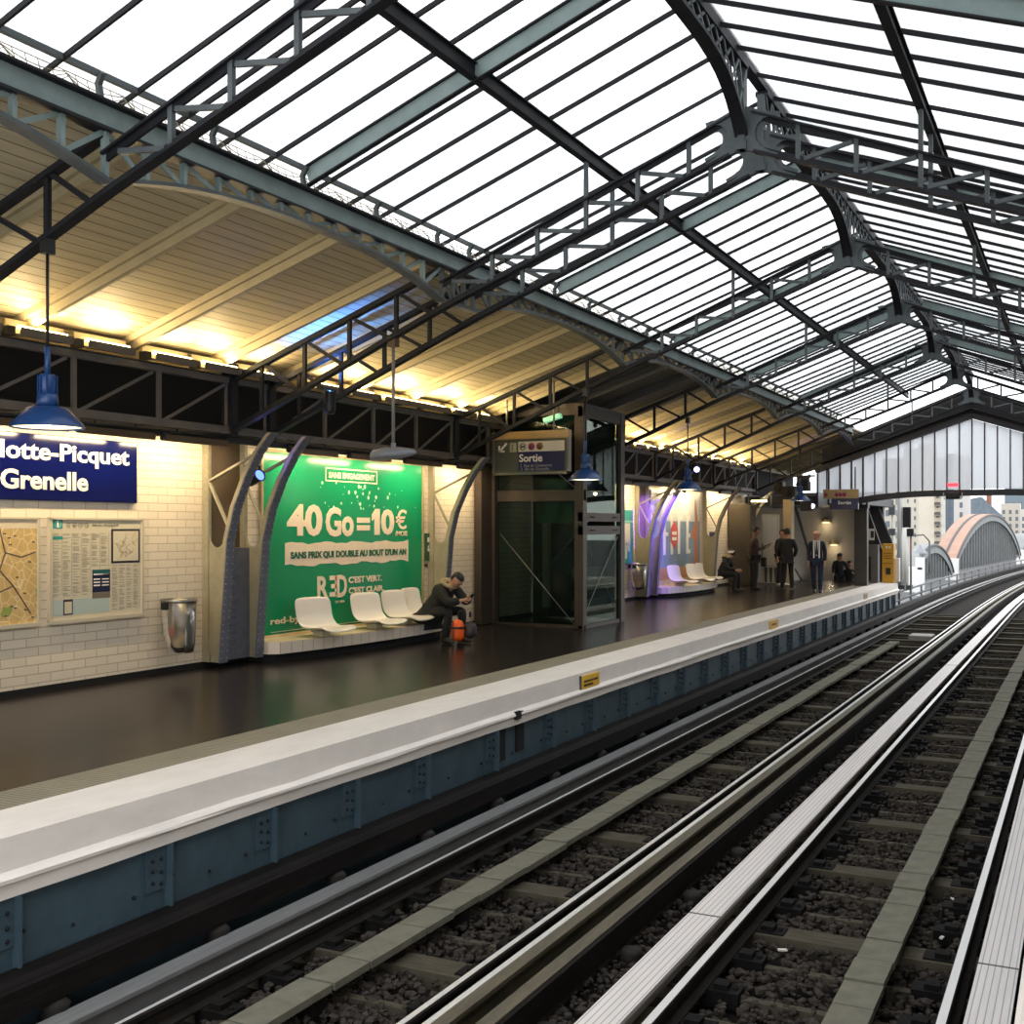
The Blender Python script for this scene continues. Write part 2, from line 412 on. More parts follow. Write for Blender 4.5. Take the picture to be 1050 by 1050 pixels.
# ================================================================== 2  GLASS ROOF
def roof_z(d): return 6.55 - .37 * d
TY = [6.2, 11.14, 11.89, 16.77, 21.75, 26.75, 31.7, 36.4]
PANE = glassy('wired_roof_glass', .80, (.93, .95, .96), (.9, .9, .9), .02, .1, True)
PANEB = glassy('ribbed_roof_glass', .58, (.74, .76, .77), (.62, .63, .64), .02, .1, True, .14, 1)
BAYS = [(1.3, 6.2), (6.2, 11.14), (11.14, 11.89), (11.89, 16.77), (16.77, 21.75), (21.75, 26.75), (26.75, 31.7), (31.7, 35.0)]
DE = 3.72                                    # where the glass ends, from the middle
ORD = ['nearest', 'second', 'narrow third', 'fourth', 'fifth', 'sixth', 'seventh', 'farthest']
barm = MB().beam((0, 0, roof_z(.05) - .035), (DE, 0, roof_z(DE) - .035), (.022), .04); bar_mesh = {1: barm.mesh('glazing_bar', BAR)}
barm = MB().beam((0, 0, roof_z(.05) - .035), (-DE, 0, roof_z(DE) - .035), (.022), .04); bar_mesh[-1] = barm.mesh('glazing_bar', BAR)
wn = 0
for bi, (a, b) in enumerate(BAYS):
    for s in (-1, 1):
        wn += 1
        m = MB()
        x1, x2 = CX + s * .03, CX + s * DE
        nseg = 1
        m.add([(x1, a, roof_z(.03)), (x2, a, roof_z(DE)), (x2, b, roof_z(DE)), (x1, b, roof_z(.03))], [(0, 1, 2, 3)])
        o = struct(m.build('window_%d' % wn, PANE if s < 0 and bi < 4 else PANEB), '%s bay of roof glass, %s slope' % (ORD[bi], 'left' if s < 0 else 'right'))
        c = (a + b) / 2; L = (b - a) / 2; offs = []
        if L > 1:
            t = .42
            while t < L - .1: offs += [-t, t]; t += .56
        else: offs = [0]
        if bi == 7: offs = [-1.5 + .55 * q for q in range(6)]
        for t in offs:
            g = bpy.data.objects.new('glazing_bar', bar_mesh[s]); C.objects.link(g); g.parent = o; g.location = (CX, c + t, 0)
# scalloped lower glass edges: a strip of small rounded panes below the eave
# mid-bay plate rafters
PR = {}
for bi, (a, b) in enumerate(BAYS):
    if b - a < 2 or bi == 7: continue
    c = (a + b) / 2
    for s in (-1, 1):
        if s not in PR:
            m = MB()
            p = (s*.1, 0, roof_z(.1) - .13); q = (s*3.45, 0, roof_z(3.45) - .13)
            m.beam(p, q, .02, .17); o = m.build('plate', PALE)
            t = thing('plate_rafter', '', 'rafter', (CX, c, 0)); o.parent = t
            m = MB(); m.beam((p[0], 0, p[2] - .088), (q[0], 0, q[2] - .088), .06, .014); m.build('lower_flange', STEELD, t)
            m = MB(); m.beam((p[0], 0, p[2] + .088), (q[0], 0, q[2] + .088), .08, .016); m.build('upper_flange', STEELD, t)
            PR[s] = t
        else: t = dup(PR[s], (CX, c, 0))
        tag(t, 'pale green plate rafter halfway along the %s roof bay, %s of the ridge' % (ORD[bi], 'left' if s < 0 else 'right'), 'rafter', 'plate rafters of the glass roof')

# long purlins
for s in (-1, 1):
    x = CX + s * 1.68; z = roof_z(1.68) - .13
    t = thing('purlin', 'long dark purlin halfway up the %s glass slope' % ('left' if s < 0 else 'right'), 'purlin', (x, Y0, z))
    part(MB().box(x - .012, x + .012, 1.4, 35.6, z - .055, z + .06), 'web', STEELD, t)
    part(MB().box(x - .04, x + .04, 1.4, 35.6, z - .07, z - .055), 'lower_flange', BAR, t)
    part(MB().box(x - .04, x + .04, 1.4, 35.6, z + .06, z + .072), 'upper_flange', BAR, t)

# ================================================================== 3  TRUSSES
def up_z(d): return 6.0 - .4 * d
def lo_z(d): return 5.62 - .378 * d if d < 3.4 else 4.335 - .42 * (d - 3.4)
def out_z(d): return 4.56 - .357 * (d - 4.0)
POSTS = [.55, 1.1, 1.68, 2.25, 2.8]
OPOSTS = [4.05, 4.7, 5.35, 6.0]
def truss_part(t, name, p, q, w, h, m, up=(0, 0, 1), extra=None):
    mm = MB().beam(p, q, w, h, up)
    if extra: extra(mm)
    return mm.build(name, m, t)
def make_truss():
    t = thing('roof_truss', '', 'truss', (CX, 0, 0))
    for s in (-1, 1):
        P = lambda d, z: (s * d, 0, z)
        truss_part(t, 'upper_chord', P(.1, up_z(.1)), P(3.45, up_z(3.45)), .1, .02, STEELD, extra=lambda mm: mm.beam(P(.1, up_z(.1) - .03), P(3.45, up_z(3.45) - .03), .025, .06))
        truss_part(t, 'lower_chord', P(.12, lo_z(.12)), P(3.4, lo_z(3.4)), .1, .025, STEELD, extra=lambda mm: mm.beam(P(.12, lo_z(.12) + .03), P(3.4, lo_z(3.4) + .03), .025, .055))
        truss_part(t, 'outer_lower_chord', P(3.4, lo_z(3.4)), P(6.5, lo_z(6.5)), .1, .025, STEELD, extra=lambda mm: mm.beam(P(3.4, lo_z(3.4) + .03), P(6.5, lo_z(6.5) + .03), .025, .06))
        truss_part(t, 'outer_upper_chord', P(3.45, out_z(3.45)), P(6.55, out_z(6.55)), .09, .025, STEELD, extra=lambda mm: mm.beam(P(3.45, out_z(3.45) + .03), P(6.55, out_z(6.55) + .03), .025, .06))
        for d in POSTS:
            top = roof_z(d) - .2 if d == 1.68 else up_z(d)
            truss_part(t, 'post', P(d, lo_z(d)), P(d, top), .042, .04, STEEL, (0, 1, 0))
        ds = POSTS + [3.35]
        for a, b in zip(ds[:-1], ds[1:]):
            truss_part(t, 'diagonal', P(a + .06, lo_z(a + .06) + .04), P(b - .04, up_z(b - .04) - .05), .04, .03, STEEL, (0, 1, 0))
        for d in OPOSTS: truss_part(t, 'post', P(d, lo_z(d)), P(d, out_z(d)), .045, .04, STEELD, (0, 1, 0))
        ds = [3.5] + OPOSTS
        for a, b in zip(ds[:-1], ds[1:]):
            truss_part(t, 'diagonal', P(a + .06, lo_z(a + .06)), P(b - .04, out_z(b - .04)), .04, .035, STEELD, (0, 1, 0))
        # foot of the truss, meeting the column bracket
        truss_part(t, 'foot', P(6.5, 3.0), P(6.5, 3.9), .16, .12, STEELD, (0, 1, 0))
    # ridge gusset: a plate with rounded cut-outs
    g = MB(); poly = [(.0, 5.61), (.36, 5.475), (.36, 5.515), (.27, 5.555), (.19, 5.61), (.145, 5.68), (.135, 5.76), (.16, 5.83), (.22, 5.88), (.3, 5.885), (.36, 5.87), (.36, 5.895), (0, 6.04)]
    full = poly + [(-a, b) for a, b in poly[1:-1][::-1]]
    g.prism(full, 'y', -.035, .035); g.box(-.055, .055, -.06, .06, 5.6, 5.68); g.box(-.035, .035, -.05, .05, 5.6, 6.4)
    for s in (-1, 1): g.sweep([(s * a, 0, b) for a, b in poly[2:11]], [(-.06, -.008), (.06, -.008), (.06, .008), (-.06, .008)], (0, 1, 0))
    g.build('ridge_gusset', STEEL, t)
    return t
TL = ['dark riveted roof truss nearest the camera, crossing the upper left corner',
      'nearer truss of the close pair that ends above the green poster',
      'farther truss of the close pair that ends above the green poster',
      'first single roof truss beyond the close pair, ending beside the lift',
      'second single roof truss beyond the close pair', 'third single roof truss beyond the close pair',
      'fourth single roof truss beyond the close pair', 'last roof truss, against the glazed end gable']
tr0 = make_truss()
for i, y in enumerate(TY):
    t = tr0 if i == 0 else dup(tr0)
    t.location = (CX, y, 0); tag(t, TL[i], 'truss', 'roof trusses')

# ================================================================== 4  RIDGE BEAMS AND EAVE GIRDERS
def lattice_beam(m, y0, y1, top, bot, n, w, x=0, alt=True):
    for i in range(n):
        a = y0 + (y1 - y0) * i / n; b = y0 + (y1 - y0) * (i + 1) / n
        m.beam((x, a, bot(a)), (x, a, top(a)), w, .012, (0, 1, 0))
        flip = (i % 2 if alt else (a + b) / 2 < (y0 + y1) / 2)
        if flip: m.beam((x, a, top(a)), (x, b, bot(b)), w, .012, (1, 0, 0))
        else: m.beam((x, a, bot(a)), (x, b, top(b)), w, .012, (1, 0, 0))
RB = [(1.3, 6.2), (6.2, 11.14), (11.89, 16.77), (16.77, 21.75), (21.75, 26.75), (26.75, 31.7), (31.7, 36.4)]
RN = ['nearest', 'second', 'third', 'fourth', 'fifth', 'sixth', 'farthest']
for i, (a, b) in enumerate(RB):
    t = thing('ridge_beam', '%s arched lattice beam under the ridge, counted from the camera' % RN[i], 'beam', (CX, a, 0), 0, 'ridge beams')
    def bot(y, a=a, b=b): return 5.72 + .52 * (1 - abs(2 * (y - a) / (b - a) - 1) ** 5)
    top = lambda y: 6.42
    ysr = [a + (b - a) * (1 - math.cos(math.pi * q / 24)) / 2 for q in range(25)]
    part(MB().sweep([(CX, y, bot(y)) for y in ysr], [(-.065, -.02), (.065, -.02), (.065, .02), (-.065, .02)]), 'arched_chord', STEELD, t)
    part(MB().box(CX - .065, CX + .065, a, b, 6.4, 6.45), 'top_chord', STEELD, t)
    m = MB()
    for q in range(18):
        ya = a + (b - a) * q / 18; yb = a + (b - a) * (q + 1) / 18
        for sx in (-.045, .045):
            m.beam((CX + sx, ya, bot(ya)), (CX + sx, yb, 6.42), .03, .012, (1, 0, 0)); m.beam((CX + sx, ya, 6.42), (CX + sx, yb, bot(yb)), .03, .012, (1, 0, 0))
    part(m, 'lattice', STEEL, t)
struct(MB().box(CX - .05, CX + .05, 1.3, 35.0, 6.46, 6.56).build('trim_6', STEELD), 'ridge cap of the glass roof')
GX = 3.45
for s in (-1, 1):
    for i, (a, b) in enumerate(RB + [(11.14, 11.89)]):
        x = CX + s * GX
        nm = (RN + ['short'])[i]
        t = thing('eave_girder', '%s length of eave girder with arched lattice, %s side of the glass roof' % (nm, 'left' if s < 0 else 'right'), 'girder', (x, a, 0), 0, 'eave girders')
        arch = lambda y, a=a, b=b: 4.42 + (.27 * (1 - abs(2 * (y - a) / (b - a) - 1) ** 2.6) if b - a > 1 else 0)
        part(MB().box(x - .015, x + .015, a, b, 4.81, 4.99), 'plate', PALE, t)
        part(MB().box(x - .09, x + .09, a, b, 4.985, 5.005), 'top_flange', BAR, t)
        part(MB().box(x - .07, x + .07, a, b, 4.79, 4.812), 'lower_flange', STEELD, t)
        ysr = [a + (b - a) * q / 20 for q in range(21)]
        part(MB().sweep([(x, y, arch(y)) for y in ysr], [(-.06, -.015), (.06, -.015), (.06, .015), (-.06, .015)]), 'arched_chord', STEEL, t)
        m = MB(); n = 12 if b - a > 1 else 3
        for q in range(n):
            ya = a + (b - a) * q / n; yb = a + (b - a) * (q + 1) / n
            m.beam((x, ya, arch(ya)), (x, ya, 4.8), .05, .04, (0, 1, 0))
            if q < n / 2: m.beam((x, yb, arch(yb)), (x, ya, 4.8), .04, .015, (1, 0, 0))
            else: m.beam((x, ya, arch(ya)), (x, yb, 4.8), .04, .015, (1, 0, 0))
        part(m, 'lattice', PALE if i < 2 else STEEL, t)
# eave rail with curved brackets
for s in (-1, 1):
    x = CX + s * 3.5
    t = thing('eave_rail', 'thin grey rail on curved brackets along the foot of the %s glass slope' % ('left' if s < 0 else 'right'), 'rail', (x, Y0, 5.0))
    part(MB().box(x - .02, x + .02, 1.4, 35, 5.205, 5.25), 'rail', STEEL, t)
    bs = []
    for a, b in BAYS:
        bs += [a] + ([(a * 3 + b) / 4, (a + b) / 2, (a + 3 * b) / 4] if b - a > 1 else [])
    for y in bs:
        if y < 2: continue
        m = MB().sweep([(x + .02*s*0, y, 4.99), (x, y, 5.08), (x, y - .015, 5.15), (x - s * .06, y - .03, 5.225)], [(-.02, -.02), (.02, -.02), (.02, .02), (-.02, .02)], (0, 1, 0))
        part(m, 'bracket', STEEL, t)
# bird net under the eave, bunched in loops
NET = mat('brown_net', (140, 128, 112), .9)
m = MB()
for q in range(60):
    a = 2.6 + q * .56
    if a > 35: break
    x = CX - 3.62
    for j in range(5):
        u0 = j / 5; dip = lambda u: .13 * math.sin(math.pi * u)
        y0_, y1_ = a + .56 * u0, a + .56 * (u0 + .2)
        for h in range(4):
            f = h / 3
            m.beam((x + f * .06, y0_, 5.2 - f * (.06 + dip(u0))), (x + f * .06, y1_, 5.2 - f * (.06 + dip(u0 + .2))), .006, .006)
        m.beam((x, y0_, 5.2), (x + .06, y0_, 5.14 - dip(u0)), .005, .005)
tag(m.build('bird_net', NET), 'looped beige bird netting along the foot of the left glass slope', 'net', kind='stuff')

# ================================================================== 5  WALL-TOP LATTICE BEAMS
BX = -9.56
WB = [(2.6, 6.2), (6.2, 11.14), (11.14, 11.89), (11.89, 16.77), (16.77, 21.75), (21.75, 26.75), (26.75, 31.7), (31.7, 36.4)]
WN = ['above the station name sign, cut by the left edge', 'between the name sign and the first pillar pair', 'on top of the first pillar pair', 'above the green poster',
      'beside the lift shaft', 'right behind the lift shaft', 'above the second row of seats', 'above the dark cabinet at the far end']
BEAMC = mat('grey_beam_paint', (92, 88, 84), .5, 0, 4, .2)
for i, (a, b) in enumerate(WB):
    t = thing('lattice_beam', 'dark lattice beam along the wall top, ' + WN[i], 'beam', (BX, a, 0), 0, 'wall-top lattice beams')
    part(MB().box(BX - .05, BX + .05, a, b, 3.66, 3.73), 'top_chord', BEAMC, t)
    m = MB().box(BX - .08, BX + .07, a, b, 3.03, 3.05); m.box(BX + .03, BX + .05, a, b, 3.05, 3.12)
    part(m, 'bottom_chord', BEAMC, t)
    part(MB().box(BX - .16, BX - .08, a, b, 2.93, 3.0), 'cable_tray', BLACKP, t)
    n = max(1, round((b - a) / 1.24))
    for q in range(n + 1):
        y = a + (b - a) * q / n
        y = min(max(y, a + .05), b - .05)
        m = MB().box(BX + .0, BX + .04, y - .025, y + .025, 3.05, 3.67)
        if q in (0, n): m.box(BX + .0, BX + .04, y - .04, y + .04, 3.05, 3.67)
        part(m, 'post', BEAMC, t)
        if q < n and b - a > 1:
            yb = a + (b - a) * (q + 1) / n
            part(MB().beam((BX + .02, y + .03, 3.08), (BX + .02, yb - .1, 3.64), .035, .02, (1, 0, 0)), 'diagonal', BEAMC, t)

# ================================================================== 6  PILLARS
def arc_x(z):
    K = [(.16, -9.72), (.6, -9.69), (1.1, -9.65), (1.7, -9.60), (2.12, -9.49), (2.5, -9.31), (2.8, -9.12), (2.98, -8.96), (3.03, -8.9)]
    for (z0, x0), (z1, x1) in zip(K[:-1], K[1:]):
        if z <= z1: return x0 + (x1 - x0) * (z - z0) / (z1 - z0)
    return K[-1][1]
def make_column(pair_side):
    t = thing('pillar', '', 'pillar', (WX, 0, 0))
    X = lambda x: x - WX
    zs = [.16, .6, 1.1, 1.4, 1.7, 1.9, 2.12, 2.3, 2.5, 2.65, 2.8, 2.9, 2.98, 3.03]
    # lower web plate with a rounded notch at its top
    m = MB(); n = 10; vs = []
    def notch(u): return 1.7 - .12 * math.sqrt(max(0, 1 - (2 * u - 1) ** 2)) if .0 < u < 1 else 1.7
    for q in range(n + 1):
        u = q / n; ztop = 1.78 - .17 * math.sqrt(max(0, 1 - (2 * u - 1) ** 2))
        for z in (.16, 1.1, ztop):
            xa, xb = X(WX + .1), X(arc_x(z) - .07); x = xa + (xb - xa) * u
            vs += [(x, -.012, z), (x, .012, z)]
    for q in range(n):
        for k in range(2):
            o = q * 6 + k * 2; e = o + 6
            vs_ = None
            m.f += [(o, e, e + 2, o + 2), (o + 1, o + 3, e + 3, e + 1)]; m.mi += [0, 0]; m.smooth += [False, False]
        o = q * 6 + 4; m.f.append((o, o + 6, o + 7, o + 1)); m.mi.append(0); m.smooth.append(False)
    m.v = vs
    m.build('web_plate', CREAMP, t)
    m = MB().box(0, .1, -.03, .03, .16, 3.03); m.box(.1, .13, -.04, .04, .16, .26); m.box(.08, .33, -.018, .018, 1.08, 1.115)
    m.build('wall_flange', CREAMP, t)
    m = MB(); vs = []; ns = len(zs)
    for z in zs: vs += [(X(arc_x(z)) - .09, -.03, z), (X(arc_x(z)), -.03, z), (X(arc_x(z)), .03, z), (X(arc_x(z)) - .09, .03, z)]
    m.add(vs, [(4*i+j, 4*i+(j+1) % 4, 4*i+4+(j+1) % 4, 4*i+4+j) for i in range(ns-1) for j in range(4)] + [(3,2,1,0), tuple(range(4*ns-4, 4*ns))])
    m.build('arched_rib', CREAMP, t)
    # front flange plate, wider, riveted
    m = MB(); vs = []
    for z in zs: vs += [(X(arc_x(z)), -.075, z), (X(arc_x(z)) + .018, -.075, z), (X(arc_x(z)) + .018, .075, z), (X(arc_x(z)), .075, z)]
    m.add(vs, [(4*i+j, 4*i+(j+1) % 4, 4*i+4+(j+1) % 4, 4*i+4+j) for i in range(ns-1) for j in range(4)] + [(3,2,1,0), tuple(range(4*ns-4, 4*ns))])
    m.build('front_flange', FLNG, t)
    m = MB(); z = .22
    while z < 2.9:
        for yy in (-.052, .052): m.ball((X(arc_x(z)) + .02, yy, z), .011, 1)
        m.ball((.06, -.032, z), .01, 1); m.ball((X(arc_x(z)) - .05, -.032, z), .008, 1)
        z += .085
    m.build('rivets', mat('grey_rivets', (150, 148, 144), .4), t)
    m = MB().beam((.09, 0, 2.45), (X(arc_x(2.78)) - .05, 0, 2.78), .03, .045, (0, 1, 0)); m.build('brace', CREAMP, t)
    m = MB().beam((.09, 0, 2.45), (X(arc_x(1.85)) - .05, 0, 1.85), .03, .04, (0, 1, 0)); m.build('brace', CREAMP, t)
    return t
c0 = make_column(0)
CL = [('nearer pillar of the pair left of the green poster', 11.2), ('farther pillar of the pair left of the green poster', 11.9), ('single pillar between the green poster and the lift', 16.77),
      ('pillar hidden behind the lift shaft', 21.75), ('nearer pillar of the pair left of the second row of seats', 26.75), ('farther pillar of the pair lit violet at the second row of seats', 27.45), ('pillar behind the seated person in a striped cap', 32.4), ('pillar beside the white display panel', 36.2)]
for i, (l, y) in enumerate(CL):
    t = c0 if i == 0 else dup(c0)
    t.location = (WX, y, 0); tag(t, 'riveted cream iron pillar with arched bracket, ' + l, 'pillar', 'wall pillars')
for a, b, w in ((11.2, 11.9, 'left of the green poster'), (26.75, 27.45, 'left of the second row of seats')):
    t = thing('pillar_tie_plate', 'dark recessed plate joining the pillar pair ' + w, 'plate', (WX + .2, (a + b) / 2, .16))
    part(MB().box(WX + .15, WX + .17, a + .02, b - .02, .16, 1.6), 'plate', FLNG, t)
    part(MB().box(WX + .0, WX + .02, a + .02, b - .02, 1.6, 2.98), 'brown_backing', mat('brown_backing_panel', (104, 84, 58), .55, 0, 3, .15), t)
    m = MB()
    for zz in [.3 + .1 * k for k in range(13)]: m.ball((WX + .172, (a + b) / 2 - .03, zz), .011, 1); m.ball((WX + .172, (a + b) / 2 + .03, zz), .011, 1)
    part(m, 'rivets', STEEL, t)

# ================================================================== 7  LAMPS ALONG THE WALL
WARM = (1.0, .76, .42)
def make_uplight():
    t = thing('uplighter', '', 'lamp', (-9.44, 0, 3.78))
    m = MB(); m.prism([(-.1, .0), (.085, -.03), (.1, .05), (.09, .05), (.078, -.018), (-.09, .012)], 'y', -.33, .33)
    m.build('trough', mat('grey_lamp_trough', (96, 92, 86), .45), t)
    m = MB(); m.prism([(-.105, .02), (-.09, .02), (-.09, .15), (-.105, .15)], 'y', -.36, .36); m.build('back_reflector', mat('cream_reflector', (220, 205, 165), .5), t)
    MB().tube([(.02, -.3, .06), (.02, .3, .06)], .022, 8).build('tube', TUBEW, t)
    m = MB().box(-.07, .03, -.43, -.34, -.03, .06); m.build('cable_box', BLACKP, t)
    return t
u0 = make_uplight()
UP_E = 13.0
k = 0; placed = 0
def zone(y):
    if y < 11.9: return 'above the name sign', 0
    if y < 18.4: return 'above the green poster', 1
    return 'beyond the lift shaft', 2
cnt = {}
ORDN = ['first', 'second', 'third', 'fourth', 'fifth', 'sixth', 'seventh', 'eighth', 'ninth', 'tenth', 'eleventh', 'twelfth', 'thirteenth', 'fourteenth', 'fifteenth', 'sixteenth', 'seventeenth', 'eighteenth', 'nineteenth', 'twentieth']
for y in [7.3, 8.17, 9.03, 10.0, 10.8, 11.6, 13.0, 13.85, 14.7, 15.3, 15.95, 16.8, 17.7] + [22.7 + .88 * q for q in range(15)]:
    t = u0 if placed == 0 else dup(u0)
    placed += 1
    t.location = (-9.44, y, 3.78); w, zi = zone(y); cnt[w] = cnt.get(w, 0) + 1
    tag(t, 'warm tube uplighter on the wall beam, %s from the left %s' % (ORDN[cnt[w] - 1], w), 'lamp', 'tube uplighters ' + w)
    light('tube_light', 'AREA', (.03, 0, .10), UP_E, WARM, t, (.6, .08), (.45, 0, 1))
def make_walltube():
    t = thing('wall_tube_lamp', '', 'lamp', (-9.62, 0, 2.9))
    m = MB().tube([(0, -.55, .06), (0, .55, .06)], .022, 8); m.tube([(.05, -.5, .08), (.05, .5, .08)], .014, 8); m.build('black_conduit', BLACKP, t)
    MB().tube([(0, -.5, 0), (0, .5, 0)], .02, 8).build('tube', TUBEN, t)
    for s in (-1, 1):
        MB().lathe([(.0, -.03), (.035, -.03), (.035, .03), (0, .03)], (0, s * .53, .01), 10, True, 'y').build('end_cap', BLACKP, t)
        MB().beam((0, s * .3, .06), (-.02, s * .3, .14), .02, .02).build('bracket', BLACKP, t)
    m = MB().box(-.035, .05, -.55, .55, .022, .034); m.box(.034, .046, -.54, .54, -.03, .05); m.build('reflector', mat('brass_reflector', (92, 74, 50), .4, .4), t)
    return t
w0 = make_walltube(); placed = 0
WT = [(6.9, 'over the cut-off left end of the name sign'), (8.1, 'over the middle of the name sign'), (9.35, 'over the right end of the name sign'), (10.6, 'right of the name sign'), (12.95, 'over the left end of the green poster'), (14.35, 'over the middle of the green poster'), (15.9, 'over the right end of the green poster'), (17.6, 'over the tiles just left of the lift'),
      (24.8, 'over the small teal poster'), (26.0, 'left of the violet pillar'), (29.2, 'over the left half of the second poster'), (30.6, 'over the right half of the second poster'), (33.2, 'over the dark cabinet'), (34.6, 'over the white display panel')]
for y, w in WT:
    t = w0 if placed == 0 else dup(w0); placed += 1
    t.location = (-9.62, y, 2.9); tag(t, 'slim warm tube lamp on black conduit, ' + w, 'lamp', 'wall tube lamps')
    light('tube_light', 'AREA', (-.02, 0, -.03), 11.5, (1, .79, .47), t, (1.0, .04), (-.6, 0, -.8))

# blue enamel pendant lamps
LB = mat('blue_enamel', (28, 62, 112), .3, 0, 6, .1)
def make_pendant():
    t = thing('pendant_lamp', '', 'lamp', (-7.1, 0, 2.62))
    MB().lathe([(.275, 0), (.262, .03), (.15, .15), (.085, .165), (.085, .16), (.14, .14), (.25, .024), (.265, 0)], n=28).build('shade', LB, None); sh = bpy.context.scene.objects['shade']; sh.parent = t
    MB().lathe([(0, .27), (.06, .265), (.075, .25), (.085, .165), (.06, .16)], n=18).build('neck', LB, t)
    m = MB().lathe([(0, .42), (.05, .41), (.062, .39), (.062, .25), (.04, .24)], n=16)
    for q in range(8):
        a = 2 * math.pi * q / 8; m.beam((.066 * math.cos(a), .066 * math.sin(a), .25), (.066 * math.cos(a), .066 * math.sin(a), .4), .012, .012)
    m.build('finned_housing', LB, t)
    m = MB().lathe([(0, .035), (.1, .05), (.24, .03), (.255, .012), (.24, .01), (0, .005)], n=24); m.build('glass', mat('lit_lamp_glass', (255, 245, 215), .5, emit=(255, 228, 170), estr=2.5), sh)
    MB().tube([(0, 0, .4), (0, 0, .62)], .022).build('hanger', LB, t)
    MB().tube([(0, 0, .6), (0, 0, 1.36)], .012).build('rod', BLACKP, t)
    MB().box(-.035, .035, -.045, .045, 1.33, 1.45).build('clamp', BLACKP, t)
    return t
p0 = make_pendant()
for i, (y, w) in enumerate(((6.2, 'in front of the station name sign'), (16.7, 'beside the lift shaft and exit sign'), (21.9, 'behind the lift shaft, before the violet pillar'), (31.9, 'at the far end above the standing people'))):
    t = p0 if i == 0 else dup(p0)
    t.location = (-7.1, y, 2.62); tag(t, 'blue enamel pendant lamp on a thin rod ' + w, 'lamp', 'blue pendant lamps')
    light('bulb', 'POINT', (0, 0, -.05), 4, (1, .82, .55), t, (.03, .1))
# grey hooded projector on a rod
t = thing('projector', 'grey hooded camera housing hanging on a rod in front of the green poster', 'camera', (-7.16, 11.17, 2.7))
m = MB(); n = 16; rings = []
for x, ry, rz_, zc in ((-.26, .075, .055, -.03), (-.24, .1, .075, -.02), (-.1, .12, .09, 0), (.1, .115, .075, .012), (.24, .06, .04, .025), (.27, .01, .012, .028)):
    rings.append([(x, ry * math.cos(2*math.pi*q/n), zc + rz_ * math.sin(2*math.pi*q/n) * (1 if math.sin(2*math.pi*q/n) > 0 else .65)) for q in range(n)])
vs = [p for r_ in rings for p in r_]
m.add(vs, [(i*n+j, i*n+(j+1) % n, (i+1)*n+(j+1) % n, (i+1)*n+j) for i in range(5) for j in range(n)] + [tuple(range(5*n, 6*n))], True)
o = m.build('housing', mat('light_grey_housing', (122, 124, 128), .35), t); o.rotation_euler = (0, 0, R(24))
m = MB(); m.add([(x * .92 - .0, y * .9, -.03 + (z + .03) * .9) for x, y, z in rings[0]] , [tuple(range(n))]); m.ball((-.235, 0, -.03), .05, 2, (.3, 1, .8))
o = m.build('dark_window', BLACKP, t); o.rotation_euler = (0, 0, R(24))
MB().tube([(0, 0, .06), (0, 0, .14)], .03).build('joint', mat('light_grey_housing', (0, 0, 0)), t)
MB().tube([(0, 0, .12), (0, 0, 1.3)], .02).build('rod', mat('grey_rod', (120, 118, 112), .5), t)
MB().box(-.05, .05, -.05, .05, 1.25, 1.36).build('clamp', mat('brown_clamp', (80, 62, 44), .6), t)

# blue and violet effect spotlights
def spot(loc, aim, label, col, e, lens=(90, 110, 255), ang=50, est=12):
    t = thing('spotlight', label, 'lamp', loc)
    d = Vector(aim).normalized(); q = d.to_track_quat('Z', 'Y')
    m = MB().lathe([(0, -.14), (.05, -.14), (.07, -.1), (.075, .1), (.09, .12), (.075, .12), (.07, .105), (0, .1)], n=18)
    o = m.build('housing', BLACKP, t); o.rotation_euler = q.to_euler()
    m = MB().lathe([(.068, .112), (.03, .12), (0, .122)], n=18); o = m.build('lens', mat('lens_%d_%d_%d' % lens, lens, .3, emit=lens, estr=est), t); o.rotation_euler = q.to_euler()
    m = MB().beam((0, -.1, .0), (0, -.1, .16), .02, .03); m.beam((0, .1, 0), (0, .1, .16), .02, .03); m.beam((0, -.1, .16), (0, .1, .16), .03, .02); m.build('yoke', BLACKP, t)
    if e: light('beam', 'SPOT', tuple(d * .15), e, col, t, (.05,), tuple(d), ang)
    return t
spot((-8.42, 11.68, 3.42), (-.05, .06, 1), 'blue spotlight under the close truss pair, aimed up at the boards', (.06, .26, 1), 420, (130, 170, 255), 105)
spot((-9.64, 11.72, 2.5), (.5, -.1, .2), 'round blue spotlight between the arched brackets left of the green poster', (.2, .15, 1), 25, (80, 110, 255), 100, 4)
spot((-8.8, 27.0, 2.88), (-1.1, .35, -1.05), 'white-hooded spotlight washing the second pillar pair violet', (.2, .1, 1), 620, (150, 120, 255), 85)
spot((-8.9, 28.2, 3.35), (.25, -.9, .05), 'violet spotlight on the beam above the second row of seats', (.3, .2, 1), 10, (140, 140, 255), 80)
spot((-7.6, 35.4, 3.35), (.15, -.9, -.1), 'upper white spotlight in the black cluster at the far end', (1, 1, 1), 0, (235, 240, 255), 60, 6)
spot((-7.5, 35.4, 2.55), (.15, -.9, -.1), 'lower white spotlight in the black cluster at the far end', (1, 1, 1), 0, (235, 240, 255), 60, 6)
spot((-8.0, 35.8, 3.3), (.4, -.2, .8), 'violet spotlight tinting the left end of the glazed gable', (.3, .2, 1), 60, (150, 140, 255), 80)
# small green lamp above the exit sign
t = thing('emergency_lamp', 'small green-lit lamp above the hanging exit sign', 'lamp', (-8.55, 18.6, 3.82))
m = MB().beam((-.16, 0, -.03), (.16, 0, .05), .12, .08); m.build('case', mat('green_lit_case', (170, 220, 190), .4, emit=(130, 210, 160), estr=.8), t)
MB().beam((.1, 0, .06), (.14, 0, .3), .02, .02).build('bracket', BLACKP, t)

